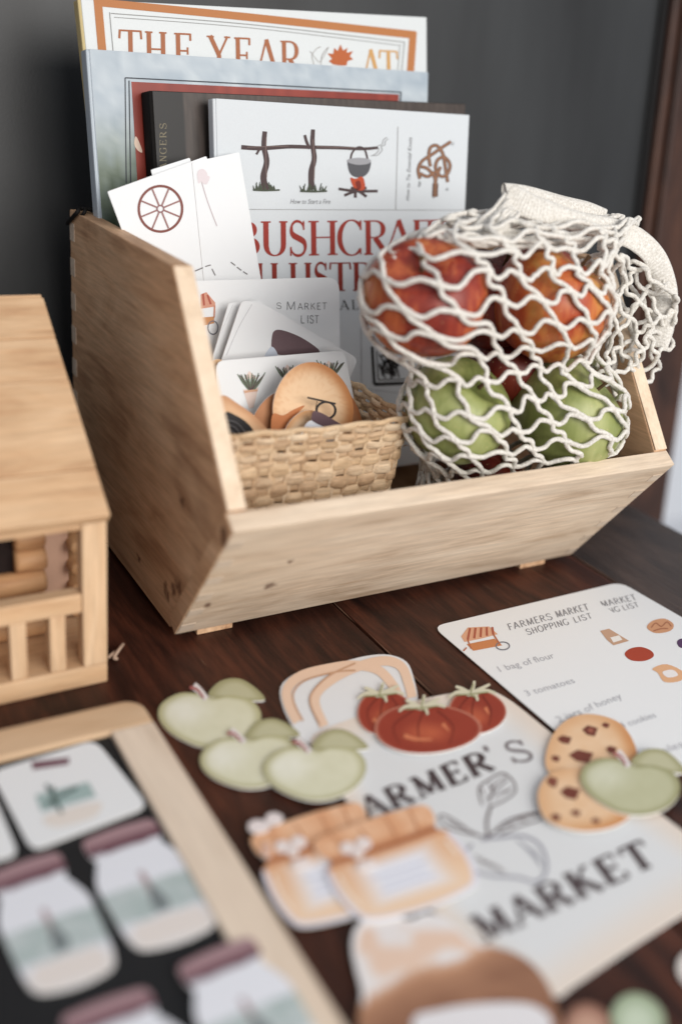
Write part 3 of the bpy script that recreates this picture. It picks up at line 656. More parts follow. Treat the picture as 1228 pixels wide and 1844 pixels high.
for k, (cx, cy, s_) in enumerate(((452, 690, 1.), (520, 676, .9), (594, 668, .85))):
    inkpolys('bouquet_wrap', P5, [[(cx-3*s_, cy-22*s_), (cx+12*s_, cy-8*s_), (cx-12*s_, cy-8*s_)], [(cx-14*s_, cy+12), (cx+14*s_, cy+8), (cx+5*s_, cy+44), (cx-3, cy+46)]], .0002, flat((224, 204, 194), .6), cpl, smooth=False)
    strokes('plant_leaf', P5, [([(cx+rp.uniform(-3, 3), cy+14), (cx+dx*.6, cy-2), (cx+dx, cy-12-rp.uniform(0, 8))], (5.5, 1.2)) for dx in (-24, -17, -11, -5, 2, 8, 14, 21, 26)], .0003, flat((104, 118, 98), .6), cpl)
    strokes('plant_stem', P5, [([(cx, cy+14), (cx+dx*.5, cy), (cx+dx, cy-15)], 1.6) for dx in (-20, -9, 5, 15, 24)], .00045, flat((92, 74, 76), .6), cpl)
    strokes('ribbon_bow', P5, [([(cx-12, cy+16), (cx, cy+14), (cx+12, cy+13)], 4)], .0005, flat((208, 164, 136), .6), cpl)
P6 = card_plane(.042)
def eggcol(dark=False):
    def f(x, y, r_):
        c = mixc((232, 198, 160), (196, 134, 84), sm(.62, 1., r_)*sm(480, 610, x)+.25*sm(.8, 1, r_))
        sp_ = vn(x*.6, y*.6); 
        c = mixc(c, (186, 122, 80), .22*sm(.4, .9, vn(x*.25, y*.25))*sm(.2, .9, r_))
        if dark: c = mixc(c, (158, 100, 64), .75)
        return c
    return f
def egg(cx, cy, rx, ry, tilt=0.): return [(cx+rx*math.cos(a)*(1+.12*math.sin(a))*math.cos(tilt)-ry*math.sin(a)*math.sin(tilt), cy+rx*math.cos(a)*math.sin(tilt)+ry*math.sin(a)*math.cos(tilt)) for a in [2*math.pi*i/28 for i in range(28)]]
o = star('egg_cutout', P6, egg(492, 765, 38, 62, .35), eggcol(True), None, origin=P6.w(*P6.px(492, 800))); tag(o, 'brown egg cut-out half hidden left of the large egg', 'cut-out')
o = star('egg_cutout', P6, egg(612, 750, 36, 62, -.3), eggcol(True), None, n=.0004, origin=P6.w(*P6.px(612, 800))); tag(o, 'brown egg cut-out half hidden right of the large egg', 'cut-out')
P7 = card_plane(.036)
o = star('egg_cutout', P7, egg(563, 730, 72, 78, -.12), eggcol(), None, origin=P7.w(*P7.px(563, 790))); tag(o, 'large speckled tan egg cut-out at the front of the basket', 'cut-out')
inkpolys('shell_crack', P7, [[(488, 770), (492, 745), (510, 748), (528, 738), (549, 730), (535, 745), (520, 758), (512, 775), (505, 800), (490, 800)]], .0002, flat((190, 122, 78), .6), o)
P8 = card_plane(.030)
o2 = star('egg_cutout', P8, egg(552, 790, 42, 52, .25), lambda x, y, r_: mixc((234, 206, 172), (206, 156, 110), sm(.6, 1, r_)), None, origin=P8.w(*P8.px(552, 830))); tag(o2, 'pale egg cut-out peeping over the basket rim under the letter', 'cut-out')
P9 = card_plane(.026)
lt = strokes('letter_cutout', P9, [([(554, 716), (604, 727)], 3.2), ([(587+17*math.cos(a), 739+15*math.sin(a)) for a in [2*math.pi*i/24 for i in range(25)]], 3.4), ([(571, 722), (568, 738)], .1)], 0, flat((44, 40, 40), .6), None, 3); 
sol = lt.modifiers.new('thickness', 'SOLIDIFY'); sol.thickness = .0008; sol.offset = 0
tag(lt, 'thin black letter p lying sideways on the large egg', 'letter')
P10 = card_plane(.020)
def jarcol2(x, y, r_): return mixc((196, 206, 220), (222, 226, 232), vn(x*.1, y*.1))
o3 = star('jar_cutout', P10, [(545, 775), (562, 757), (600, 770), (600, 810), (560, 815), (540, 800)], jarcol2, None, origin=P10.w(*P10.px(570, 810))); tag(o3, 'tiny jar cut-out with dark lid in front of the letter p', 'cut-out')
inkpolys('jar_lid', P10, [[(561, 750), (566, 740), (582, 745), (604, 758), (618, 768), (600, 772), (578, 766), (562, 757)]], .0003, flat((92, 72, 78), .5), o3)
o = star('mushroom_cutout', card_plane(.024), [(400, 712), (430, 728), (465, 755), (486, 790), (430, 812), (390, 790), (385, 740)], lambda x, y, r_: mixc((212, 172, 134), (188, 140, 102), sm(.5, 1, r_)), None, origin=card_plane(.024).w(*card_plane(.024).px(440, 800))); tag(o, 'tan rounded cut-out with black ribbed ring at the basket left end', 'cut-out')
PX = card_plane(.024)
inkpolys('black_ring', PX, [[(405, 744), (425, 748), (448, 764), (462, 790), (430, 800), (404, 790)]], .0003, flat((36, 34, 35), .5), o)
strokes('ring_groove', PX, [([(408, 756), (428, 762), (446, 784)], 1.5), ([(408, 764), (424, 770), (438, 790)], 1.5), ([(408, 772), (420, 778), (430, 792)], 1.5)], .0005, flat((96, 94, 96), .5), o)
o = card('printed_card', 'thin tan card end sticking up at the left of the plant card', 'card', card_plane(.064), [(372, 655), (392, 646), (402, 649), (410, 760), (380, 760)], 4, colf=lambda x, y, r_: (214, 178, 140))

# ------------------------------------------------------------------ fruit
def fruit_mat(name, stops, sc=1.):
    m, N, L, b = new_mat(name, .42, .4)
    b.inputs['Subsurface Weight'].default_value = .05; b.inputs['Subsurface Radius'].default_value = (.01, .005, .003)
    tc = N.new('ShaderNodeTexCoord'); oi = N.new('ShaderNodeObjectInfo')
    mp = N.new('ShaderNodeMapping'); mp.inputs['Scale'].default_value = (18*sc, 18*sc, 9*sc); L.new(tc.outputs['Object'], mp.inputs[0])
    off = N.new('ShaderNodeVectorMath'); off.operation = 'SCALE'; off.inputs[3].default_value = 40
    cmb = N.new('ShaderNodeCombineXYZ'); [L.new(oi.outputs['Random'], cmb.inputs[i]) for i in range(3)]
    L.new(cmb.outputs[0], off.inputs[0]); ad = N.new('ShaderNodeVectorMath'); L.new(off.outputs[0], ad.inputs[0]); L.new(mp.outputs[0], ad.inputs[1])
    n = N.new('ShaderNodeTexNoise'); n.inputs['Scale'].default_value = 1.6; n.inputs['Detail'].default_value = 4; n.inputs['Distortion'].default_value = .6; L.new(ad.outputs[0], n.inputs[0])
    mp2 = N.new('ShaderNodeMapping'); mp2.inputs['Scale'].default_value = (260, 260, 40); L.new(tc.outputs['Object'], mp2.inputs[0])
    n2 = N.new('ShaderNodeTexNoise'); n2.inputs['Scale'].default_value = 1; n2.inputs['Detail'].default_value = 4; L.new(mp2.outputs[0], n2.inputs[0])
    a = N.new('ShaderNodeMath'); a.operation = 'MULTIPLY_ADD'; a.inputs[1].default_value = .3; L.new(n2.outputs[0], a.inputs[0])
    s = N.new('ShaderNodeMath'); s.operation = 'MULTIPLY_ADD'; s.inputs[1].default_value = 1.; s.inputs[2].default_value = -.15; L.new(n.outputs[0], s.inputs[0]); L.new(s.outputs[0], a.inputs[2])
    r = N.new('ShaderNodeValToRGB'); e = r.color_ramp.elements
    e[0].position, e[0].color = stops[0][0], (*lin(stops[0][1]), 1); e[1].position, e[1].color = stops[-1][0], (*lin(stops[-1][1]), 1)
    for p, c in stops[1:-1]: k = e.new(p); k.color = (*lin(c), 1)
    L.new(a.outputs[0], r.inputs[0])
    v = N.new('ShaderNodeTexVoronoi'); v.inputs['Scale'].default_value = 260; L.new(tc.outputs['Object'], v.inputs[0])
    q_ = N.new('ShaderNodeMapRange'); q_.inputs[1].default_value = .05; q_.inputs[2].default_value = .16; q_.inputs[3].default_value = .4; q_.inputs[4].default_value = 0; L.new(v.outputs['Distance'], q_.inputs[0])
    mx = N.new('ShaderNodeMix'); mx.data_type = 'RGBA'; mx.inputs[7].default_value = (*lin((216, 190, 140)), 1); L.new(q_.outputs[0], mx.inputs[0]); L.new(r.outputs[0], mx.inputs[6])
    L.new(mx.outputs[2], b.inputs['Base Color']); return m
M_red = fruit_mat('red_apple_skin', [(.34, (112, 36, 28)), (.46, (140, 52, 36)), (.56, (178, 92, 54)), (.68, (196, 130, 76))])
M_mix = fruit_mat('red_yellow_apple_skin', [(.34, (140, 48, 32)), (.47, (170, 76, 44)), (.58, (192, 116, 60)), (.72, (184, 146, 80))])
M_dark = fruit_mat('dark_red_apple_skin', [(.3, (70, 22, 20)), (.5, (98, 32, 26)), (.7, (130, 52, 34))])
M_green = fruit_mat('green_apple_skin', [(.3, (110, 120, 66)), (.5, (140, 148, 88)), (.7, (168, 172, 116))])
FR = []
def fruit(name, label, px_, y, rpx, mat, sq=1., tilt=(0, 0), group=None, seed=0):
    c = onY(*px_, y); r = rpx*((c-CAM) @ AF)/FPX; FR.append((c, r))
    V = []; F = []; nu, nv = 32, 20; rj = random.Random(seed); ph = rj.uniform(0, 6)
    for j in range(nv+1):
        th = math.pi*j/nv
        rad = math.sin(th); z_ = math.cos(th)
        dip = .30*math.exp(-(th/.42)**2)+.16*math.exp(-((math.pi-th)/.34)**2)*-1*-1
        z2 = z_*(1-(.30*math.exp(-(th/.42)**2) if z_ > 0 else .16*math.exp(-((math.pi-th)/.34)**2)))
        taper = 1+.06*z_
        for i in range(nu):
            a = 2*math.pi*i/nu; lob = 1+.022*math.cos(5*a+ph)*(1-z_*.6)+.02*math.cos(2*a+ph*2)+.012*math.sin(3*a+th*2+ph)
            V.append(np.array([rad*taper*lob*math.cos(a), rad*taper*lob*math.sin(a), z2*sq])*r)
    for j in range(nv):
        for i in range(nu): F.append((j*nu+i, (j+1)*nu+i, (j+1)*nu+(i+1) % nu, j*nu+(i+1) % nu))
    R = np.array(Matrix.Rotation(tilt[0], 3, 'X') @ Matrix.Rotation(tilt[1], 3, 'Y'))
    e = thing(name, label, 'fruit', c, group); e.rotation_euler = (0, 0, 0)
    mesh('flesh', [c+R @ v for v in V], F, mat, e, True)
    st = [c+R @ (np.array([.02*k*.3, 0, .66*sq+.09*k])*r) for k in range(5)]
    tube('stem', st, [.0016, .0013, .0012, .0013, .0018], flat((92, 70, 48), .7), e, 6)
    return e
YF = -.026
fruit('apple', 'large red orange apple at the upper left of the net bag', (764, 540), YF, 110, M_red, .96, (.5, -.5), seed=1)
fruit('apple', 'yellow and red streaked apple at the upper right of the net bag', (988, 548), YF, 108, M_mix, .97, (.35, .4), seed=2)
fruit('apple', 'green apple at the lower left of the net bag', (822, 740), YF, 97, M_green, .95, (.6, .2), seed=3)
fruit('apple', 'large green apple at the lower right of the net bag', (1018, 748), YF-.006, 104, M_green, .93, (.5, .5), seed=4)
fruit('apple', 'dark red apple hidden behind the two upper apples', (884, 540), .012, 96, M_dark, .95, (.2, .1), seed=5)
fruit('apple', 'small dark red apple low in the net bag behind the crate edge', (880, 868), -.018, 66, M_dark, .95, (.3, .3), seed=6)
fruit('apple', 'dark apple deep in the bag between the red and green fruit', (912, 664), .004, 66, M_dark, .95, (.3, .3), seed=7)

# ------------------------------------------------------------------ net bag
def cotton():
    m, N, L, b = new_mat('cotton_cord', .85, .15)
    tc = N.new('ShaderNodeTexCoord'); n = N.new('ShaderNodeTexNoise'); n.inputs['Scale'].default_value = 700; n.inputs['Detail'].default_value = 4; L.new(tc.outputs['Object'], n.inputs[0])
    r = N.new('ShaderNodeValToRGB'); e = r.color_ramp.elements; e[0].position = .3; e[0].color = (*lin((196, 190, 180)), 1); e[1].position = .7; e[1].color = (*lin((232, 229, 222)), 1)
    L.new(n.outputs[0], r.inputs[0]); L.new(r.outputs[0], b.inputs['Base Color'])
    bp = N.new('ShaderNodeBump'); bp.inputs['Strength'].default_value = .7; bp.inputs['Distance'].default_value = .0007; L.new(n.outputs[0], bp.inputs['Height']); L.new(bp.outputs[0], b.inputs['Normal'])
    b.inputs['Sheen Weight'].default_value = .2
    return m
M_cot = cotton()
bag = thing('net_bag', 'white cotton net shopping bag stuffed with red and green apples', 'bag', (.2, -.01, ZB+.01))
CX, CY = float(np.mean([c[0] for c, r in FR[:4]])), -.012
NPH, NZ, Z0, Z1 = 120, 64, .028, .2385
Rg = np.zeros((NZ, NPH))
for j in range(NZ):
    z = Z0+(Z1-Z0)*j/(NZ-1)
    for i in range(NPH):
        a = 2*math.pi*i/NPH; e = np.array([math.cos(a), math.sin(a)]); best = .03
        for c, r in FR:
            R2 = (r*1.0+.0015)**2-(z-c[2])**2
            if R2 <= 0: continue
            d = c[:2]-np.array([CX, CY]); al = d @ e; pe = d[0]*e[1]-d[1]*e[0]; q = R2-pe*pe
            if q > 0: best = max(best, al+math.sqrt(q))
        Rg[j, i] = best
def hull2(P):
    P = sorted(map(tuple, P)); out = []
    for Q in (P, P[::-1]):
        h = []
        for p in Q:
            while len(h) > 1 and (h[-1][0]-h[-2][0])*(p[1]-h[-2][1])-(h[-1][1]-h[-2][1])*(p[0]-h[-2][0]) <= 0: h.pop()
            h.append(p)
        out += h[:-1]
    return out
ang = [2*math.pi*i/NPH for i in range(NPH)]
for j in range(NZ):
    H = hull2([(Rg[j, i]*math.cos(ang[i]), Rg[j, i]*math.sin(ang[i])) for i in range(NPH)])
    for i in range(NPH):
        e = (math.cos(ang[i]), math.sin(ang[i])); best = Rg[j, i]
        for p, q in zip(H, H[1:]+H[:1]):
            dx, dy = q[0]-p[0], q[1]-p[1]; det = e[0]*dy-e[1]*dx
            if abs(det) < 1e-12: continue
            t_ = (p[0]*dy-p[1]*dx)/det; u_ = (p[0]*e[1]-p[1]*e[0])/det
            if t_ > 0 and -1e-6 <= u_ <= 1+1e-6: best = max(best, t_)
        Rg[j, i] = Rg[j, i]*.22+best*.78
for it in range(8):
    up = np.vstack([Rg[1:], Rg[-1:]*.9]); dn = np.vstack([Rg[:1]*.7, Rg[:-1]])
    Rg = np.maximum(Rg, (up+dn)*.5)
Rg = (Rg*2+np.roll(Rg, 1, 1)+np.roll(Rg, -1, 1))/4
# arc length round the bag (seam at the back), so that the mesh is evenly wide
mr_ = Rg[12:54].mean(axis=0); ph0 = math.pi/2
AL = [0.]; NS = 400
def mring(a): f = (a/(2*math.pi) % 1.)*NPH; i = int(f); return mr_[i % NPH]*(1-f+i)+mr_[(i+1) % NPH]*(f-i)
for k in range(NS):
    a0, a1 = ph0+2*math.pi*k/NS, ph0+2*math.pi*(k+1)/NS; r0, r1 = mring(a0), mring(a1)
    AL.append(AL[-1]+math.hypot(r1*math.cos(a1)-r0*math.cos(a0), r1*math.sin(a1)-r0*math.sin(a0)))
AL = np.array(AL); PERI = AL[-1]
def phi_of(s_): return ph0+2*math.pi*np.interp(s_, AL, np.arange(NS+1)/NS)
def surf_r(ph, z):
    fi = (ph/(2*math.pi) % 1.)*NPH; fj = max(0, min(NZ-1.001, (z-Z0)/(Z1-Z0)*(NZ-1))); i, j = int(fi), int(fj); a, b = fi-i, fj-j
    g = lambda jj, ii: Rg[min(jj, NZ-1), ii % NPH]
    return (g(j, i)*(1-a)+g(j, i+1)*a)*(1-b)+(g(j+1, i)*(1-a)+g(j+1, i+1)*a)*b
CR_ = .00150
GC = onY(1010, 392, -.005)
NROW, NTOP = 10, 3
def surf(ph, row):
    """row 0 = bottom ... NROW = shoulder of the fruit ... NROW+NTOP = gathered at the band"""
    if row <= NROW:
        f = max(row, -.6)/NROW; z = .045+(.232-.045)*f
        r = surf_r(ph, z)+CR_*.9
        if row < 1: r *= .55+.45*max(row+.6, 0)/1.6
        x, y = CX+r*math.cos(ph), CY+r*math.sin(ph)
        if z < H1+.012:                       # stay inside the crate
            yin = -A1*(z-ZB)/(H1-ZB)+TH/ni[1]+.0035; y = max(y, yin)
        x = min(x, W-TH-.003) if z < .15 else x
        return np.array([x, y, z])
    a = surf(ph, NROW); f = (row-NROW)/NTOP
    g = GC+np.array([.062*math.cos(ph), .022*math.sin(ph), 0.])
    p = a+(g-a)*f; p[2] += .006*math.sin(math.pi*f)+.002*math.sin(ph*7+row*3); return p
# the mesh: two families of cords crossing at knots, hanging askew
rk = random.Random(21); KN = {}
HZ = (.232-.045)/NROW
va, vb = np.array([.0180, .0022]), np.array([.0112, -.0140])
ZT = .232+NTOP*HZ
def kn(m, n):
    if (m, n) not in KN:
        p = va*m+vb*n; KN[(m, n)] = np.array([.02, .05])+p+np.array([rk.uniform(-.0026, .0026), rk.uniform(-.0026, .0026)])
    return KN[(m, n)]
def inside(p): return -.002 < p[0] < PERI+.002 and .040 < p[1] < ZT+.004
def to3(p): return surf(phi_of(p[0]), (p[1]-.045)/HZ)
RNG = range(-80, 80)
for fam in (0, 1):
    for i in RNG:
        run = []
        for j in RNG:
            p = kn(j, i) if fam == 0 else kn(i, j)
            if inside(p): run.append((j, p))
        if len(run) < 3: continue
        pts = []; kpos = []
        for (ja, a), (jb, b) in zip(run[:-1], run[1:]):
            d = b-a; pr = np.array([-d[1], d[0]]); w1, w2 = (rk.uniform(.06, .2), rk.uniform(.06, .2)) if fam == 0 else (rk.uniform(-.02, .12), rk.uniform(-.02, .12))
            kpos.append(len(pts)); pts += [a, a*.66+b*.34-pr*w1, a*.34+b*.66+pr*w2]
        kpos.append(len(pts)); pts.append(run[-1][1])
        path2 = catmull(pts, 5); path = [to3(p) for p in path2]
        rad = [CR_*(1.+.22*math.exp(-(min(abs(k-5*q) for q in kpos)/1.6)**2)) for k in range(len(path2))]
        V, F = rope_geo(path, rad); mesh('net_cord', V, F, M_cot, bag, True)
# ribbed knitted band round the opening, folded over
def band(name, ctrl, wpx, yy, th=.0042, flip=0.):
    pts = catmull(ctrl, 34); V = []; F = []; ncr = 10; N_ = len(pts)
    P3d = [onY(p[0], p[1], p[2]) for p in pts]
    for i in range(N_):
        t_ = unit(P3d[min(i+1, N_-1)]-P3d[max(i-1, 0)]); vd = unit(CAM-P3d[i]+np.array([0, 0, .25])); wv = unit(np.cross(vd, t_)); nv_ = np.cross(t_, wv)
        hw = wpx*((P3d[i]-CAM) @ AF)/FPX/2*(1+.06*math.sin(i*.05)); rib = .0003*math.sin(i*math.pi*2/4.)
        for k in range(ncr):
            a = 2*math.pi*k/ncr; ca, sa = math.cos(a), math.sin(a)
            V.append(P3d[i]+wv*hw*math.copysign(abs(ca)**.8, ca)+nv_*((th/2+rib)*math.copysign(abs(sa)**.7, sa)+.0016*ca*ca*math.sin(i*.04+1)))
    for i in range(N_-1):
        for k in range(ncr): F.append((i*ncr+k, i*ncr+(k+1) % ncr, (i+1)*ncr+(k+1) % ncr, (i+1)*ncr+k))
    F.append(tuple(range(ncr))); F.append(tuple(range((N_-1)*ncr, N_*ncr)))
    return mesh(name, V, F, M_cot, bag, True)
band('knit_band', [(912, 352, -.004), (950, 372, -.012), (1000, 386, -.018), (1050, 400, -.02), (1100, 414, -.02), (1145, 434, -.02), (1180, 468, -.02), (1197, 520, -.022), (1192, 575, -.026), (1178, 625, -.03)], 44, 0)
band('knit_band', [(908, 350, .004), (950, 356, .008), (1000, 366, .01), (1050, 378, .01), (1085, 396, .006)], 40, 0)
# slack netting bunched on the right below the band: two crumpled layers of the same mesh
rs = random.Random(4)
def slack(x0, x1, y0, y1, nc, nr, yd, amp):
    K = {}
    def k_(i, j):
        if (i, j) not in K:
            f = j/nr; g = i/nc; xa = x0+10*math.sin(f*5); xb = x1-60*max(0, f-.5)*2*max(0, f-.5)*2+10*math.sin(f*7)
            K[(i, j)] = np.array([xa+(xb-xa)*(g+(.5/nc if j % 2 else 0))+rs.uniform(-9, 9), y0+(y1-y0)*f+55*g*(1-f)+rs.uniform(-10, 10), yd+rs.uniform(-amp, amp)])
        return K[(i, j)]
    for fam in (0, 1):
        for i in range(-nr, nc+nr):
            run = []
            for j in range(nr+1):
                ii = i+(j//2 if fam == 0 else -((j+1)//2))
                if 0 <= ii <= nc: run.append(k_(ii, j))
                elif run: break
            if len(run) < 3: continue
            pts = []
            for a, b in zip(run[:-1], run[1:]):
                d = b-a; pr = np.array([-d[1], d[0], 0]); pts += [a, a*.66+b*.34+pr*rs.uniform(-.2, .2), a*.34+b*.66+pr*rs.uniform(-.2, .2)]
            pts.append(run[-1])
            V, F = rope_geo([onY(*p) for p in catmull(pts, 5)], CR_); mesh('net_cord', V, F, M_cot, bag, True)
slack(1088, 1198, 446, 716, 3, 9, -.030, .006)
slack(1100, 1188, 450, 670, 2, 6, -.020, .005)
# strands of the gathered upper edge, drawn together towards the band
def drawn(a, b, ya, yb, bow, wav=3.):
    a, b = np.array(a, float), np.array(b, float); n_ = np.array([b[1]-a[1], -(b[0]-a[0])]); n_ /= np.linalg.norm(n_); pts = []
    for s_ in range(9):
        g = s_/8; p = a+(b-a)*g+n_*bow*math.sin(math.pi*g)+np.array([0, rs.uniform(-wav, wav)]); pts.append(onY(p[0], p[1], ya+(yb-ya)*g+rs.uniform(-.002, .002)))
    V, F = rope_geo(catmull(pts, 6), CR_*.9); mesh('net_cord', V, F, M_cot, bag, True)
for k in range(17):
    f = k/16
    drawn((690+190*f+rs.uniform(-8, 8), 470-36*f+rs.uniform(-6, 6)), (908+26*f+rs.uniform(-4, 4), 350+36*f), -.02-.012*f, -.004-.012*f, -26*(1-f)-2)
for k in range(8):
    f = k/7
    drawn((770+120*f*rs.uniform(.6, 1), 432+rs.uniform(-10, 8)), (985+105*rs.uniform(0, 1), 404+38*f+rs.uniform(-5, 5)), -.034+.012*(1-f), -.034+.012*(1-f), rs.uniform(-12, 2), 5)

# ------------------------------------------------------------------ log cabin
XC, YC = -.0497, -.0244
cab = thing('toy_log_cabin', 'toy pine log cabin with plank roof and porch railing beside the crate', 'toy house', (XC, YC, 0))
XL = -.40
eave, ridge = np.array([YC-.004, .1022]), np.array([.0935, .1875])
rd = unit(ridge-eave); rn = np.array([-rd[1], rd[0]])
Lr = np.linalg.norm(ridge-eave)
cuts = [0, .20, .60, .80, 1.0]
for i in range(4):
    a, b = cuts[i]*Lr+.0002, cuts[i+1]*Lr-.0002; p0 = eave+rd*a; p1 = eave+rd*b; t_ = .0060
    off = rn*(.0004*(i % 2))
    q = [p0+off, p1+off, p1+off+rn*t_, p0+off+rn*t_]
    prism('roof_board', [(XC-.0003, y, z) for y, z in q], (XL-XC, 0, 0), M_pine, cab, .0007)
ry, rz = ridge
for i in range(4):
    a, b = cuts[i]*Lr+.0002, cuts[i+1]*Lr-.0002
    q = [(2*ry-(eave+rd*s)[0], (eave+rd*s)[1]) for s in (a, b)]
    prism('roof_board', [(XC-.0003, q[0][0], q[0][1]), (XC-.0003, q[1][0], q[1][1]), (XC-.0003, q[1][0], q[1][1]+.006), (XC-.0003, q[0][0], q[0][1]+.006)], (XL-XC, 0, 0), M_pine, cab, .0007)
box('floor_board', (XL, YC+.0002, 0), (XC, .155, .0125), M_pine, cab, .001)
def xw(px_, yy, y=YC): return onY(px_, yy, y)[0]
box('porch_post', (-.0632, YC, .0127), (XC, YC+.011, .1005), M_pinev, cab, .001)
for x in (-.165, -.275): box('porch_post', (x-.0132, YC, .0127), (x, YC+.011, .1005), M_pinev, cab, .001)
box('porch_rail', (-.1515+.0001, YC+.0006, .0475), (-.0634, YC+.010, .0590), M_pine, cab, .001)
for x in (-.0811, -.1018, -.1225, -.1432): box('baluster', (x, YC+.001, .0127), (x+.0086, YC+.0095, .0473), M_pinev, cab, .0008)
box('porch_rail', (-.264, YC+.0006, .0475), (-.1784, YC+.010, .0590), M_pine, cab, .001)
box('fascia_board', (XL, YC+.0004, .0972), (-.0634, YC+.0105, .1006), M_pine, cab, .0008)
# log wall behind the porch
yw = .020
def log(x0, x1, y, z, r):
    V, F = tube_geo([(x0, y, z), (x0+.002, y, z), (x1-.002, y, z), (x1, y, z)], [r*.9, r, r, r*.9], 14); return mesh('wall_log', V, F, M_log, cab, True)
lr = .0072
XE, XI0, XI1 = onY(79, 1010, yw)[0], onY(80, 1010, yw+.014)[0], onY(124, 1010, yw+.014)[0]
XWN = onY(25, 985, yw)[0]
for i in range(6):
    z = .0127+lr+i*2*lr*.97
    e_ = XE+rnd.uniform(-.0008, .0008)
    if 3 <= i <= 4:
        log(-.40, -.150, yw, z, lr); log(XWN, e_, yw, z, lr)
    else: log(-.40, e_, yw, z, lr)
box('window_dark', (-.152, yw+.002, .052), (XWN+.002, yw+.004, .086), flat((30, 20, 18), .8), cab, 0)  # dark sheet standing in for the shade inside the window opening
box('inner_wall', (XI0-.012, yw+.014, .0127), (XI1, yw+.018, .112), flat((196, 160, 138), .7), cab, .0005)
for i in range(6):
    z = .0127+lr+i*2*lr*.97
    V, F = tube_geo([(XI1+.003, yw+.004, z), (XI1+.003, yw+.0055, z), (XI1+.003, .128, z), (XI1+.003, .13, z)], [lr*.5, lr*.62, lr*.62, lr*.5], 14); mesh('wall_log', V, F, M_log, cab, True)
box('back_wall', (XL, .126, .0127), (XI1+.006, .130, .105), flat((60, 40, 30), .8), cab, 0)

# ------------------------------------------------------------------ tray with a black slate
tr = thing('wooden_tray', 'pale wooden tray with black slate inlay in the near left corner', 'tray', (-.13, -.25, 0))
TX1, TY1, TX0, TY0, FW, TZ = -.0450, -.0622, -.34, -.50, .0225, .0125
def rcorner(cx, cy, r, a0): return [(cx+r*math.cos(math.radians(a0+90*i/6)), cy+r*math.sin(math.radians(a0+90*i/6))) for i in range(7)]
RC = .011
def rail(name, poly, mat): return prism(name, [(x, y, 0) for x, y in poly], (0, 0, TZ), mat, tr, .0012)
rail('tray_rail', [(TX1, TY1-FW-.0001+.0), (TX1, TY0), (TX1-FW, TY0), (TX1-FW, TY1-FW-.0001)], M_tray)
rail('tray_rail', rcorner(TX1-RC, TY1-RC, RC, 0)+[(TX0, TY1), (TX0, TY1-FW), (TX1, TY1-FW)], M_trayx)
rail('tray_rail', [(TX0, TY1-FW-.0001), (TX0+FW, TY1-FW-.0001), (TX0+FW, TY0), (TX0, TY0)], M_tray)
box('slate_panel', (TX0+FW+.0001, TY0+.001, .002), (TX1-FW-.0001, TY1-FW-.0001, .0098), flat((30, 31, 33), .6), tr, 0)
SLZ = .0098
SL = Plane((0, 0, SLZ), (1, 0, 0), (0, 1, 0))
def pic_card(x, y, r_): return (222, 225, 230)
o = card('jar_card', 'rounded white card with small jar picture in the tray corner', 'card', SL, [(-16, 1390), (172, 1332), (268, 1452), (58, 1532)], 22, n=.0009, th=.0008)
inkpolys('jar_lid', SL, [[(57, 1372), (126, 1364), (124, 1376), (60, 1386)]], .0011, flat((112, 74, 86), .5), o, smooth=False)
inkpolys('jar_label', SL, [[(64, 1432), (160, 1408), (174, 1434), (76, 1462)]], .0011, flat((158, 178, 176), .5), o, smooth=False)
strokes('label_sprig', SL, [([(84, 1412), (100, 1440), (112, 1464)], 6), ([(84, 1450), (104, 1436), (140, 1418)], 6), ([(96, 1416), (98, 1450)], 5)], .0013, flat((86, 104, 100), .6), o)
inkpolys('jar_base', SL, [[(82, 1470), (176, 1444), (180, 1462), (160, 1476), (100, 1490)]], .0011, flat((222, 214, 206), .5), o)
o = card('jar_card', 'white card at the left edge of the photo beside the jar picture card', 'card', SL, [(-160, 1440), (-22, 1404), (34, 1538), (-120, 1580)], 18, n=.0009, th=.0008)

def jarshape(c0, ax, ay):
    """outline of a jar cut-out from its own axes: c0 lid centre, ax half lid width vector, ay axis vector (to the base)"""
    c0, ax, ay = map(lambda p: np.array(p, float), (c0, ax, ay))
    prof = [(-.98, -.02), (-.5, -.045), (0, -.05), (.5, -.045), (.98, -.02), (1.02, .10), (.92, .17), (1.04, .24), (1.24, .36), (1.28, .52), (1.24, .86), (1.04, .98), (.5, 1.02), (0, 1.03), (-.5, 1.02), (-1.04, .98), (-1.24, .86), (-1.28, .52), (-1.24, .36), (-1.04, .24), (-.92, .17), (-1.02, .10)]
    return [c0+ax*a+ay*b for a, b in prof]
def jar_cutout(label, c0, ax, ay, n):
    c0, ax, ay = map(lambda p: np.array(p, float), (c0, ax, ay)); inv = np.linalg.inv(np.array([ax, ay]).T)
    def colf(x, y, r_):
        a, b = inv @ (np.array([x, y])-c0)
        b2 = b
        c = (222, 224, 230)
        if b2 > .84: c = (222, 218, 216)
        if .46 < b2 < .76: c = mixc((166, 180, 178), (190, 198, 198), vn(x*.06, y*.06))
        if .78 <= b2 <= .98 and abs(a) < 1.0: c = (220, 212, 206)
        d = abs(a-.05)*1.6+abs(b2-.66)*2.2 if b2 < .74 else 9
        if .36 < b2 < .62 and abs(a) < .09: c = mixc(c, (142, 112, 112), .7)
        if b2 > .42 and d < .42: c = mixc(c, (104, 112, 114), .8)
        if b2 < .13: c = mixc((104, 68, 78), (160, 130, 134), 1-sm(.04, .065, b2))
        return c
    o = star('jar_cutout', SL, jarshape(c0, ax, ay), colf, None, n=n, thick=.0008, rings=26, sub=5, center=c0+ay*.5, origin=SL.w(*SL.px(*(c0+ay*.5)), 0))
    return tag(o, label, 'cut-out', 'jar cut-outs on the tray')
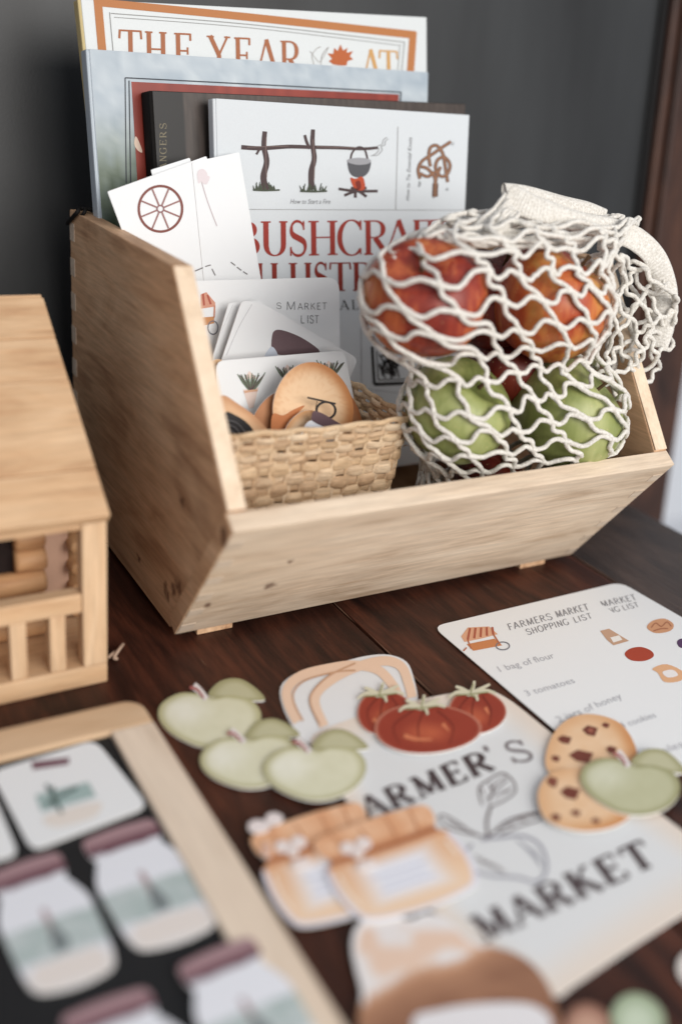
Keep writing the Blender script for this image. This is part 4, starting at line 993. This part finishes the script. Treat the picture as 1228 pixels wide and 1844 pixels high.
jar_cutout('milk white jar cut-out below the jar card, nearest the tray rail', (214, 1500), (63, -21), (108, 190), .0009)
jar_cutout('milk white jar cut-out cropped by the left photo edge', (44, 1562), (64, -22), (94, 206), .0009)
jar_cutout('jar cut-out overlapping the right tray rail near the bottom edge', (390, 1720), (66, -27), (124, 214), .0034)
jar_cutout('jar cut-out showing only its lid at the bottom edge', (190, 1812), (76, -28), (126, 220), .0009)

# ------------------------------------------------------------------ cut-outs and cards on the table
def ctr(pts): return np.mean(np.array(pts, float), axis=0)
def cutout(name, label, cat, pts, colf, n, center=None, rings=16, sub=6, th=.0009, group=None, edge=(232, 230, 226), smooth=True):
    c = ctr(pts) if center is None else center
    o = star(name, TABLE, pts, colf, None, n=n, thick=th, rings=rings, sub=sub, center=center, edge=edge, origin=TABLE.w(*TABLE.px(*c), 0), smooth=smooth); return tag(o, label, cat, group)
# shopping lists
cB = card('shopping_list_card', 'white shopping list card partly covered, at the right behind the cart list', 'card', TABLE, [(905, 1098), (1116, 1048), (1490, 1262), (1300, 1400)], 20, n=.0007, th=.0005)
cA = card('shopping_list_card', 'rounded shopping list card with market cart lying uppermost on the table', 'card', TABLE, [(779, 1128), (1046, 1064.5), (1425, 1313), (1135, 1430)], 20, n=.0014, th=.0005)
LN = .00155
SANS2 = flat((134, 134, 138), .6)
letters('heading_lettering', TABLE, line_of('FARMERS', (912, 1124), (990, 1104), (917, 1135), gap=.16)+line_of('MARKET', (998, 1101), (1056, 1087), (1003, 1112), gap=.16)+line_of('SHOPPING', (945, 1133.5), (1020, 1114), (950, 1143.5), gap=.16)+line_of('LIST', (1030, 1112), (1062, 1103.5), (1035, 1121.5), gap=.2), LN, SANS2, cA, thick=.10, thin=.09, serif=False)
letters('heading_lettering', TABLE, line_of('MARKET', (1079, 1083), (1141, 1070), (1085, 1093), gap=.16)+line_of('NG', (1093, 1096), (1112, 1091.5), (1098, 1104.5), gap=.16)+line_of('LIST', (1118, 1090.5), (1146, 1084), (1123, 1099), gap=.2), .00085, SANS2, cB, thick=.10, thin=.09, serif=False)
GT = flat((172, 173, 178), .6)
for txt, bl_, br_, up_ in (('1 bag of flour', (897, 1211), (1000, 1184), (889, 1201)), ('3 tomatoes', (948, 1254), (1036, 1229), (940, 1244)), ('2 jars of honey', (1006, 1302), (1121, 1257), (997, 1291)), ('4 cookies', (1120, 1312), (1182, 1291), (1112, 1302)), ('5 apples', (1150, 1374), (1232, 1344), (1142, 1362))):
    small_text('list_line', TABLE, txt, bl_, br_, up_, LN, GT, cA)
inkpolys('cart_awning', TABLE, [[(830, 1146), (842, 1130), (880, 1128), (896, 1142), (866, 1150), (836, 1156)]], LN, flat((214, 164, 132), .6), cA, smooth=False)
strokes('awning_stripe', TABLE, [([(846+i*10, 1131-i*.5), (842+i*11.5, 1152-i*2.4)], 4) for i in range(5)], LN+.0001, flat((168, 92, 70), .6), cA)
inkpolys('cart_box', TABLE, [[(840, 1160), (890, 1150), (904, 1162), (852, 1172)]], LN, flat((196, 128, 82), .6), cA, smooth=False)
strokes('cart_post', TABLE, [([(842, 1152), (848, 1168)], 2.5), ([(888, 1142), (900, 1160)], 2.5), ([(840, 1166), (834, 1172)], 2.5)], LN+.0001, flat((180, 108, 74), .6), cA)
strokes('cart_wheel', TABLE, [([(905+12*math.cos(a), 1163+7*math.sin(a)) for a in [2*math.pi*i/20 for i in range(21)]], 2)], LN+.0001, flat((120, 120, 126), .6), cA, 2)
BN = .00085
inkpolys('flour_bag_picture', TABLE, [[(1080, 1136), (1096, 1132), (1132, 1154), (1104, 1162), (1092, 1152)]], LN, flat((190, 154, 128), .6), cA, smooth=False)
inkpolys('flour_bag_label', TABLE, [[(1098, 1148), (1114, 1144), (1120, 1152), (1104, 1157)]], LN+.0001, flat((230, 226, 220), .6), cA, smooth=False)
inkpolys('tomato_picture', TABLE, [[(1124, 1178), (1134, 1168), (1154, 1165), (1172, 1172), (1176, 1182), (1160, 1190), (1136, 1189)]], LN, flat((164, 66, 44), .6), cA)
inkpolys('walnut_picture', TABLE, [[(1164, 1130), (1174, 1118), (1196, 1114), (1212, 1124), (1206, 1136), (1180, 1140)]], BN, flat((200, 148, 112), .6), cB)
strokes('walnut_groove', TABLE, [([(1172, 1130), (1180, 1122), (1190, 1128), (1200, 1120), (1208, 1128)], 2.), ([(1176, 1136), (1190, 1132), (1202, 1132)], 2.)], BN+.0001, flat((160, 104, 76), .6), cB)
inkpolys('honey_jar_picture', TABLE, [[(1174, 1204), (1200, 1196), (1232, 1212), (1224, 1226), (1196, 1228), (1184, 1212)]], LN, flat((218, 170, 130), .6), cA)
inkpolys('honey_jar_label', TABLE, [[(1192, 1210), (1210, 1206), (1220, 1216), (1202, 1220)]], LN+.0001, flat((230, 226, 224), .6), cA)
inkpolys('grape_picture', TABLE, [[(1218, 1156), (1226, 1150), (1240, 1154), (1240, 1166), (1224, 1166)]], BN, flat((84, 58, 92), .6), cB)

# market tote
tote = [(560, 1330), (600, 1306), (720, 1268), (850, 1243), (907, 1254), (1000, 1326), (1105, 1402), (1210, 1482), (1300, 1548), (1336, 1578), (1320, 1590), (1226, 1648), (1120, 1716), (1030, 1776), (1000, 1792), (920, 1756), (770, 1630), (650, 1480), (575, 1365)]
tote_top = [(520, 1296), (504, 1246), (520, 1220), (560, 1202), (610, 1193), (660, 1181), (700, 1179), (732, 1192), (745, 1222), (752, 1262), (740, 1290), (640, 1330), (560, 1340)]
def totec(x, y, r_):
    c = (214, 216, 217)
    # cream wash along the bag's edges
    e = sm(.72, 1., r_)*sm(1230, 1300, y+.12*(x-520)); c = mixc(c, (222, 206, 190), e*.75)
    return c
to = cutout('tote_bag_cutout', 'large market tote bag cut-out with FARMER\'S MARKET lettering and radish', 'cut-out', tote, totec, .0012, center=np.array([870., 1480.]), rings=26, sub=5)
TN = .0014
star('handle_backing', TABLE, tote_top, lambda x, y, r_: (220, 222, 224), to, n=.0010, thick=.0009, rings=8, sub=4)
TAN = flat((226, 196, 172), .6)
strokes('tote_handle', TABLE, [([(536, 1300), (520, 1268), (518, 1240), (544, 1216), (600, 1202), (640, 1198), (680, 1206), (706, 1232), (720, 1260)], 17), ([(584, 1308), (568, 1270), (572, 1246), (600, 1222), (640, 1202), (690, 1190), (722, 1200), (736, 1232), (742, 1256)], 17)], TN, TAN, to)
strokes('handle_edge', TABLE, [([(546, 1298), (530, 1266), (530, 1244), (552, 1224), (604, 1210), (640, 1207)], 3), ([(576, 1304), (560, 1270), (563, 1246), (594, 1216), (640, 1194)], 3)], TN+.0002, flat((196, 156, 126), .6), to)
INK = flat((72, 60, 62), .6)
def along(text, p0, p1, hv, gap=.14):
    tl = np.array(p0, float); tr = np.array(p1, float); return line_of(text, tl, tr, tl+np.array(hv, float), gap=gap)
letters('lettering', TABLE, along('FARMER', (602, 1456), (868, 1350), (22, 36), gap=.2), TN, INK, to, thick=.26, thin=.09, sth=.09)
letters('lettering', TABLE, along("'S", (868, 1344), (940, 1332), (22, 36), gap=.5), TN, flat((120, 112, 114), .6), to, thick=.16, thin=.09, sth=.06)
letters('lettering', TABLE, along('MARKET', (842, 1654), (1152, 1512), (32, 44), gap=.18), TN, INK, to, thick=.30, thin=.09, sth=.09)
RAD = flat((150, 144, 146), .6)
strokes('radish_drawing', TABLE, [([(880, 1512), (876, 1480), (884, 1450)], 5), ([(868, 1450), (862, 1420), (880, 1404), (904, 1392), (922, 1404), (928, 1424), (910, 1440), (884, 1452)], 3), ([(876, 1440), (896, 1420), (914, 1404)], 2.4), ([(886, 1424), (880, 1410)], 2), ([(896, 1432), (916, 1424)], 2),
    ([(878, 1508), (840, 1500), (806, 1490), (790, 1472), (800, 1468), (822, 1480), (850, 1500)], 3), ([(880, 1508), (910, 1480), (950, 1466), (980, 1464), (972, 1476), (940, 1486), (900, 1502)], 3), ([(892, 1498), (930, 1476), (966, 1468)], 2)], TN, flat((100, 88, 88), .6), to)
strokes('radish_root', TABLE, [([(850, 1520), (836, 1540), (848, 1562), (880, 1576), (930, 1580), (968, 1588), (984, 1562), (974, 1524), (944, 1506), (900, 1508), (866, 1512)], 5)]+[([(930+8*i, 1512+5*i), (956+5*i, 1534+7*i)], 2.2) for i in range(5)], TN+.0001, flat((150, 150, 160), .6), to)

strokes('leaf_vein', TABLE, [([(880, 1446), (886, 1428), (890, 1410)], 2.2), ([(872, 1432), (866, 1418)], 2), ([(890, 1436), (904, 1428), (922, 1418)], 2), ([(884, 1420), (898, 1406), (912, 1398)], 2), ([(812, 1482), (836, 1492), (860, 1502)], 2), ([(806, 1476), (820, 1488)], 2), ([(900, 1494), (936, 1472), (970, 1466)], 2), ([(910, 1486), (926, 1486)], 2), ([(930, 1474), (948, 1480)], 2)]+[([(856+10*i, 1540+5*i), (870+10*i, 1556+4*i)], 2) for i in range(5)], TN+.0002, flat((124, 112, 112), .6), to)
# tomatoes
def tomcol(cx, cy, rx, ry):
    def f(x, y, r_):
        b_ = blob(x, y, cx, cy+8, rx*.6, ry*.6); c = mixc((184, 92, 62), (146, 56, 40), sm(.1, 1.1, b_)); c = mixc(c, (120, 42, 34), .25*vn(x*.05, y*.05))
        if r_ > .955: c = mixc(c, (206, 150, 128), .8)
        return c
    return f
def oval(cx, cy, rx, ry, k=24, lump=.03, ph=0.): return [(cx+rx*(1+lump*math.cos(3*a+ph))*math.cos(a), cy+ry*(1+lump*math.cos(3*a+ph))*math.sin(a)) for a in [2*math.pi*i/k for i in range(k)]]
tm = thing('tomato_cutout', 'cut-out of three red tomatoes on top of the tote', 'cut-out', TABLE.w(*TABLE.px(770, 1300), .0012))
for (cx, cy, rx, ry, n_) in ((694, 1284, 52, 40, .0024), (858, 1282, 52, 40, .0026), (768, 1312, 96, 45, .0032)):
    tb = star('tomato', TABLE, oval(cx, cy, rx, ry), tomcol(cx, cy, rx, ry), tm, n=n_, thick=.0009, rings=14, sub=3)
    strokes('skin_crease', TABLE, [([(cx+rx*u0, cy-ry*.72), (cx+rx*u1, cy-ry*.1), (cx+rx*u2, cy+ry*.62)], (4, 1.5)) for u0, u1, u2 in ((-.25, -.62, -.5), (.2, .5, .42), (-.05, -.16, -.12))], n_+.0001, flat((118, 44, 34), .6), tb)
    strokes('skin_sheen', TABLE, [([(cx-rx*.42, cy+ry*.28), (cx-rx*.2, cy+ry*.42), (cx+rx*.1, cy+ry*.44)], (8, 3)), ([(cx+rx*.3, cy-ry*.2), (cx+rx*.42, cy+ry*.1)], (7, 2))], n_+.00015, flat((206, 124, 88), .6), tb)
    strokes('calyx', TABLE, [([(cx+rx*.05-14, cy-ry+8), (cx+dx*.6-10, cy-ry+dy*.3), (cx+dx-10, cy-ry+dy)], (9, 4)) for dx, dy in ((-40, 14), (-28, -6), (6, -16), (34, -10), (44, 6), (12, 20))], n_+.0003, flat((206, 202, 178), .6), tb)
    strokes('calyx_vein', TABLE, [([(cx+rx*.05-14, cy-ry+8), (cx+dx*.7-10, cy-ry+dy*.7)], 2.4) for dx, dy in ((-40, 14), (6, -16), (44, 6), (12, 20))], n_+.0005, flat((150, 150, 112), .6), tb)

# apples
def applecut(label, cx, cy, s, n, ang=0., col=((228, 228, 214), (214, 213, 188), (164, 161, 116))):
    e = thing('apple_cutout', label, 'cut-out', TABLE.w(*TABLE.px(cx, cy), n-.001), 'green apple cut-outs')
    prof = [(-20, -46), (-58, -44), (-88, -20), (-92, 8), (-74, 34), (-40, 54), (-4, 64), (34, 60), (70, 40), (90, 10), (90, -20), (70, -42), (34, -48), (6, -40)]
    rot = lambda p: (cx+s*(p[0]*math.cos(ang)-p[1]*.87*math.sin(ang)), cy+s*(p[0]*math.sin(ang)+p[1]*.87*math.cos(ang)))
    hl = rot((-48, -8))
    def f(x, y, r_):
        b_ = blob(x, y, hl[0], hl[1], 70*s, 42*s); c = mixc(col[0], col[1], sm(.1, 1., b_)); return mixc(c, col[2], sm(.78, 1., r_)*.75+.1*vn(x*.1, y*.1))
    lf = [rot(p) for p in ((-6, -46), (14, -76), (48, -84), (80, -66), (96, -44), (60, -40), (20, -40))]
    star('leaf', TABLE, lf, lambda x, y, r_: mixc((186, 184, 152), (156, 153, 114), sm(.5, 1, r_)), e, n=n-.0003, thick=.0008, rings=8, sub=4)
    ab = star('apple_body', TABLE, [rot(p) for p in prof], f, e, n=n, thick=.0009, rings=18, sub=4)
    strokes('stem', TABLE, [([rot((-8, -36)), rot((-22, -52)), rot((-34, -62))], (10*s, 15*s))], n+.0003, flat((222, 216, 214), .6), ab)
    strokes('stem_shade', TABLE, [([rot((-14, -38)), rot((-26, -54)), rot((-40, -58))], (3*s, 6*s))], n+.0005, flat((166, 96, 92), .6), ab)
    return e
applecut('pale green apple cut-out farthest back of the group of three', 378, 1291, 1.0, .0012, .08)
applecut('pale green apple cut-out in the middle, overlapping the farthest one', 450, 1366, .96, .0022, -.05)
applecut('pale green apple cut-out nearest the tote handles', 567, 1386, 1.0, .0034, .0)
applecut('green apple cut-out lying over the cookies', 1134, 1412, .98, .0052, .18, ((206, 207, 184), (188, 188, 156), (142, 140, 98)))

# cookies
def cookcol(cx, cy, rx, ry):
    def f(x, y, r_):
        c = mixc((228, 196, 162), (198, 136, 84), sm(.55, 1., r_)*(.35+.65*sm(-.4, .8, (x-cx)/rx+(y-cy)/ry*.4))); return mixc(c, (210, 160, 112), .3*vn(x*.08, y*.08))
    return f
cka = [(984, 1384), (986, 1344), (1006, 1308), (1040, 1288), (1080, 1288), (1118, 1304), (1142, 1340), (1146, 1376), (1124, 1408), (1076, 1426), (1020, 1420)]
ckb = [(968, 1430), (982, 1400), (1010, 1386), (1060, 1384), (1110, 1396), (1140, 1426), (1146, 1456), (1112, 1486), (1060, 1497), (1010, 1490), (978, 1470)]
CHIP = flat((112, 58, 46), .5)
for lab, pts, cc, n_, chips in (('chocolate chip cookie cut-out farther from the viewer', cka, (1062, 1350), .0030, ((1062, 1316, 14, 10), (1016, 1332, 13, 8), (1100, 1350, 10, 7), (1046, 1362, 22, 12), (1090, 1306, 7, 5), (1000, 1366, 8, 6))), ('chocolate chip cookie cut-out nearer the viewer, under the green apple', ckb, (1058, 1440), .0040, ((994, 1408, 10, 10), (1026, 1428, 18, 12), (1036, 1464, 9, 6), (1000, 1472, 9, 7), (1070, 1404, 9, 6), (1072, 1478, 8, 5)))):
    o = cutout('cookie_cutout', lab, 'cut-out', pts, cookcol(*cc, 84, 60), n_, group='cookie cut-outs', sub=5)
    r9 = random.Random(int(cc[1]))
    inkpolys('chocolate_chip', TABLE, [[(x-a, y-b*.2), (x-a*.3, y-b), (x+a, y-b*.5), (x+a*.6, y+b), (x-a*.4, y+b*.7)] for x, y, a, b in chips], n_+.0002, CHIP, o, smooth=False)
    inkpolys('chip_sheen', TABLE, [[(x-a*.4, y-b*.1), (x, y-b*.5), (x+a*.5, y-b*.1), (x+a*.1, y+b*.4)] for x, y, a, b in chips[:1]], n_+.0004, flat((160, 96, 78), .5), o, smooth=False)

# honey jars
def honeycol(c0, ax, ay):
    inv = np.linalg.inv(np.array([ax, ay], float).T)
    def f(x, y, r_):
        a, b = inv @ (np.array([x, y])-np.array(c0, float))
        c = mixc((222, 178, 142), (232, 202, 172), sm(.3, .9, b))
        if b < .28: c = mixc((214, 158, 118), (230, 188, 154), vn(a*5, b*9))
        if .22 < b < .34: c = mixc(c, (184, 118, 78), .6)
        lb = max(abs(a)/.75, abs(b-.62)/.24); c = mixc((228, 230, 238), c, sm(.45, 1.25, lb))
        if r_ > .93 and b > .35: c = mixc(c, (218, 220, 236), .9)
        return c
    return f
def honey(label, c0, ax, ay, n_):
    c0, ax, ay = map(lambda p: np.array(p, float), (c0, ax, ay))
    prof = [(-1.02, .0), (-.5, -.03), (0, -.04), (.5, -.03), (1.02, 0), (1.08, .14), (.98, .27), (1.16, .36), (1.22, .6), (1.14, .86), (.9, .98), (0, 1.03), (-.9, .98), (-1.14, .86), (-1.22, .6), (-1.16, .36), (-.98, .27), (-1.08, .14)]
    e = cutout('honey_jar_cutout', label, 'cut-out', [c0+ax*a+ay*b for a, b in prof], honeycol(c0, ax, ay), n_, center=c0+ay*.5, rings=22, sub=5, group='honey jar cut-outs')
    P_ = lambda a, b: tuple(c0+ax*a+ay*b)
    strokes('cloth_fold', TABLE, [([P_(a, -.01), P_(a*.95+.02, .12), P_(a*.9, .25)], (2, 5)) for a in (-.7, -.2, .3, .75)], n_+.0002, flat((196, 136, 98), .6), e)
    strokes('string', TABLE, [([P_(-.98, .265), P_(-.4, .28), P_(.3, .285), P_(.98, .265)], 5)], n_+.0003, flat((160, 98, 66), .6), e)
    strokes('jar_glint', TABLE, [([P_(-1.0, .42), P_(-1.04, .62), P_(-.98, .8)], 6), ([P_(1.0, .42), P_(1.04, .6)], 5)], n_+.0002, flat((240, 222, 204), .6), e)
    strokes('label_rule', TABLE, [([P_(-.5, .56), P_(.5, .56)], 2.5), ([P_(-.4, .64), P_(.4, .64)], 2.5), ([P_(-.5, .72), P_(.5, .72)], 2.5)], n_+.0002, flat((196, 198, 210), .6), e)
    bw_ = c0-ax*.45+ay*.24
    for k, (dx, dy, rr_) in enumerate(((-18, -6, 11), (10, -14, 11), (0, 4, 8), (8, 26, 8), (22, 22, 8))):
        star('bow_loop', TABLE, oval(bw_[0]+dx, bw_[1]+dy, rr_*1.3, rr_, 12), lambda x, y, r_: (228, 216, 212), e, n=n_+.0006+.0001*k, thick=.0005, rings=3, sub=2)
    return e
honey('honey jar cut-out with cloth lid and white bow, left of the pair', (548, 1476), (92, -30), (88, 168), .0026)
honey('honey jar cut-out lying right, overlapping the left one', (664, 1482), (96, -32), (100, 150), .0040)
star('bow_end', TABLE, oval(466, 1488, 20, 12, 14), lambda x, y, r_: (226, 216, 214), bpy.data.objects['honey_jar_cutout'], n=.0034, thick=.0006, rings=3, sub=2)
star('bow_end', TABLE, oval(494, 1474, 16, 11, 14), lambda x, y, r_: (226, 216, 214), bpy.data.objects['honey_jar_cutout'], n=.0036, thick=.0006, rings=3, sub=2)
star('bow_end', TABLE, oval(480, 1530, 9, 14, 14), lambda x, y, r_: (214, 176, 156), bpy.data.objects['honey_jar_cutout'], n=.0032, thick=.0006, rings=3, sub=2)

# flour sack
fl = [(634, 1706), (640, 1672), (664, 1650), (700, 1644), (736, 1656), (772, 1644), (812, 1660), (842, 1688), (880, 1704), (926, 1716), (964, 1742), (992, 1784), (1012, 1850), (1020, 1930), (940, 2010), (760, 2010), (680, 1930), (646, 1850), (652, 1790), (642, 1748)]
def flourc(x, y, r_):
    ed = 1800-.40*(x-650)+7*math.sin(x*.04)
    c = mixc((224, 219, 217), (222, 194, 174), sm(.4, .7, vn(x*.026+3, y*.026)))
    if y > ed: c = mixc((172, 128, 100), (138, 98, 76), sm(0, 60, y-ed)*(.5+.5*vn(x*.02, y*.05)))
    if abs(y-ed) < 10: c = mixc(c, (196, 150, 118), .7)
    if r_ > .95 and y < ed: c = (228, 226, 226)
    return c
o = cutout('flour_sack_cutout', 'brown flour sack cut-out with white flour heap at the bottom edge', 'cut-out', fl, flourc, .0032, center=np.array([830., 1820.]), rings=30, sub=5)
inkpolys('sack_label', TABLE, [[(742, 1842), (790, 1818), (880, 1806), (966, 1812), (990, 1860), (900, 1960), (780, 1950)]], .0035, flat((220, 218, 220), .6), o)
o = cutout('onion_cutout', 'pinkish brown round cut-out at the bottom edge', 'cut-out', oval(1058, 1858, 46, 52), lambda x, y, r_: mixc((188, 150, 130), (140, 100, 84), sm(.4, 1, r_)), .0012)
o = cutout('cabbage_cutout', 'pale green round cut-out at the bottom right', 'cut-out', oval(1146, 1842, 50, 54), lambda x, y, r_: mixc((190, 202, 180), (150, 164, 136), sm(.3, 1, r_)), .0012)
o = cutout('garlic_cutout', 'white cut-out just entering at the right photo edge', 'cut-out', oval(1262, 1742, 44, 34), lambda x, y, r_: (220, 214, 208), .0012)

# curl of wood shaving on the table beside the cabin
sh = [onT(196, 1184, .002), onT(205, 1176, .004), onT(214, 1170, .002), onT(222, 1160, .004), onT(216, 1168, .006), onT(206, 1184, .003), onT(212, 1186, .002)]
o = tube('wood_shaving', catmull(sh, 5), .0011, flat((176, 150, 130), .7), None, 5, origin=onT(208, 1176, 0)); tag(o, 'small curl of pale wood shaving beside the cabin', 'shaving')
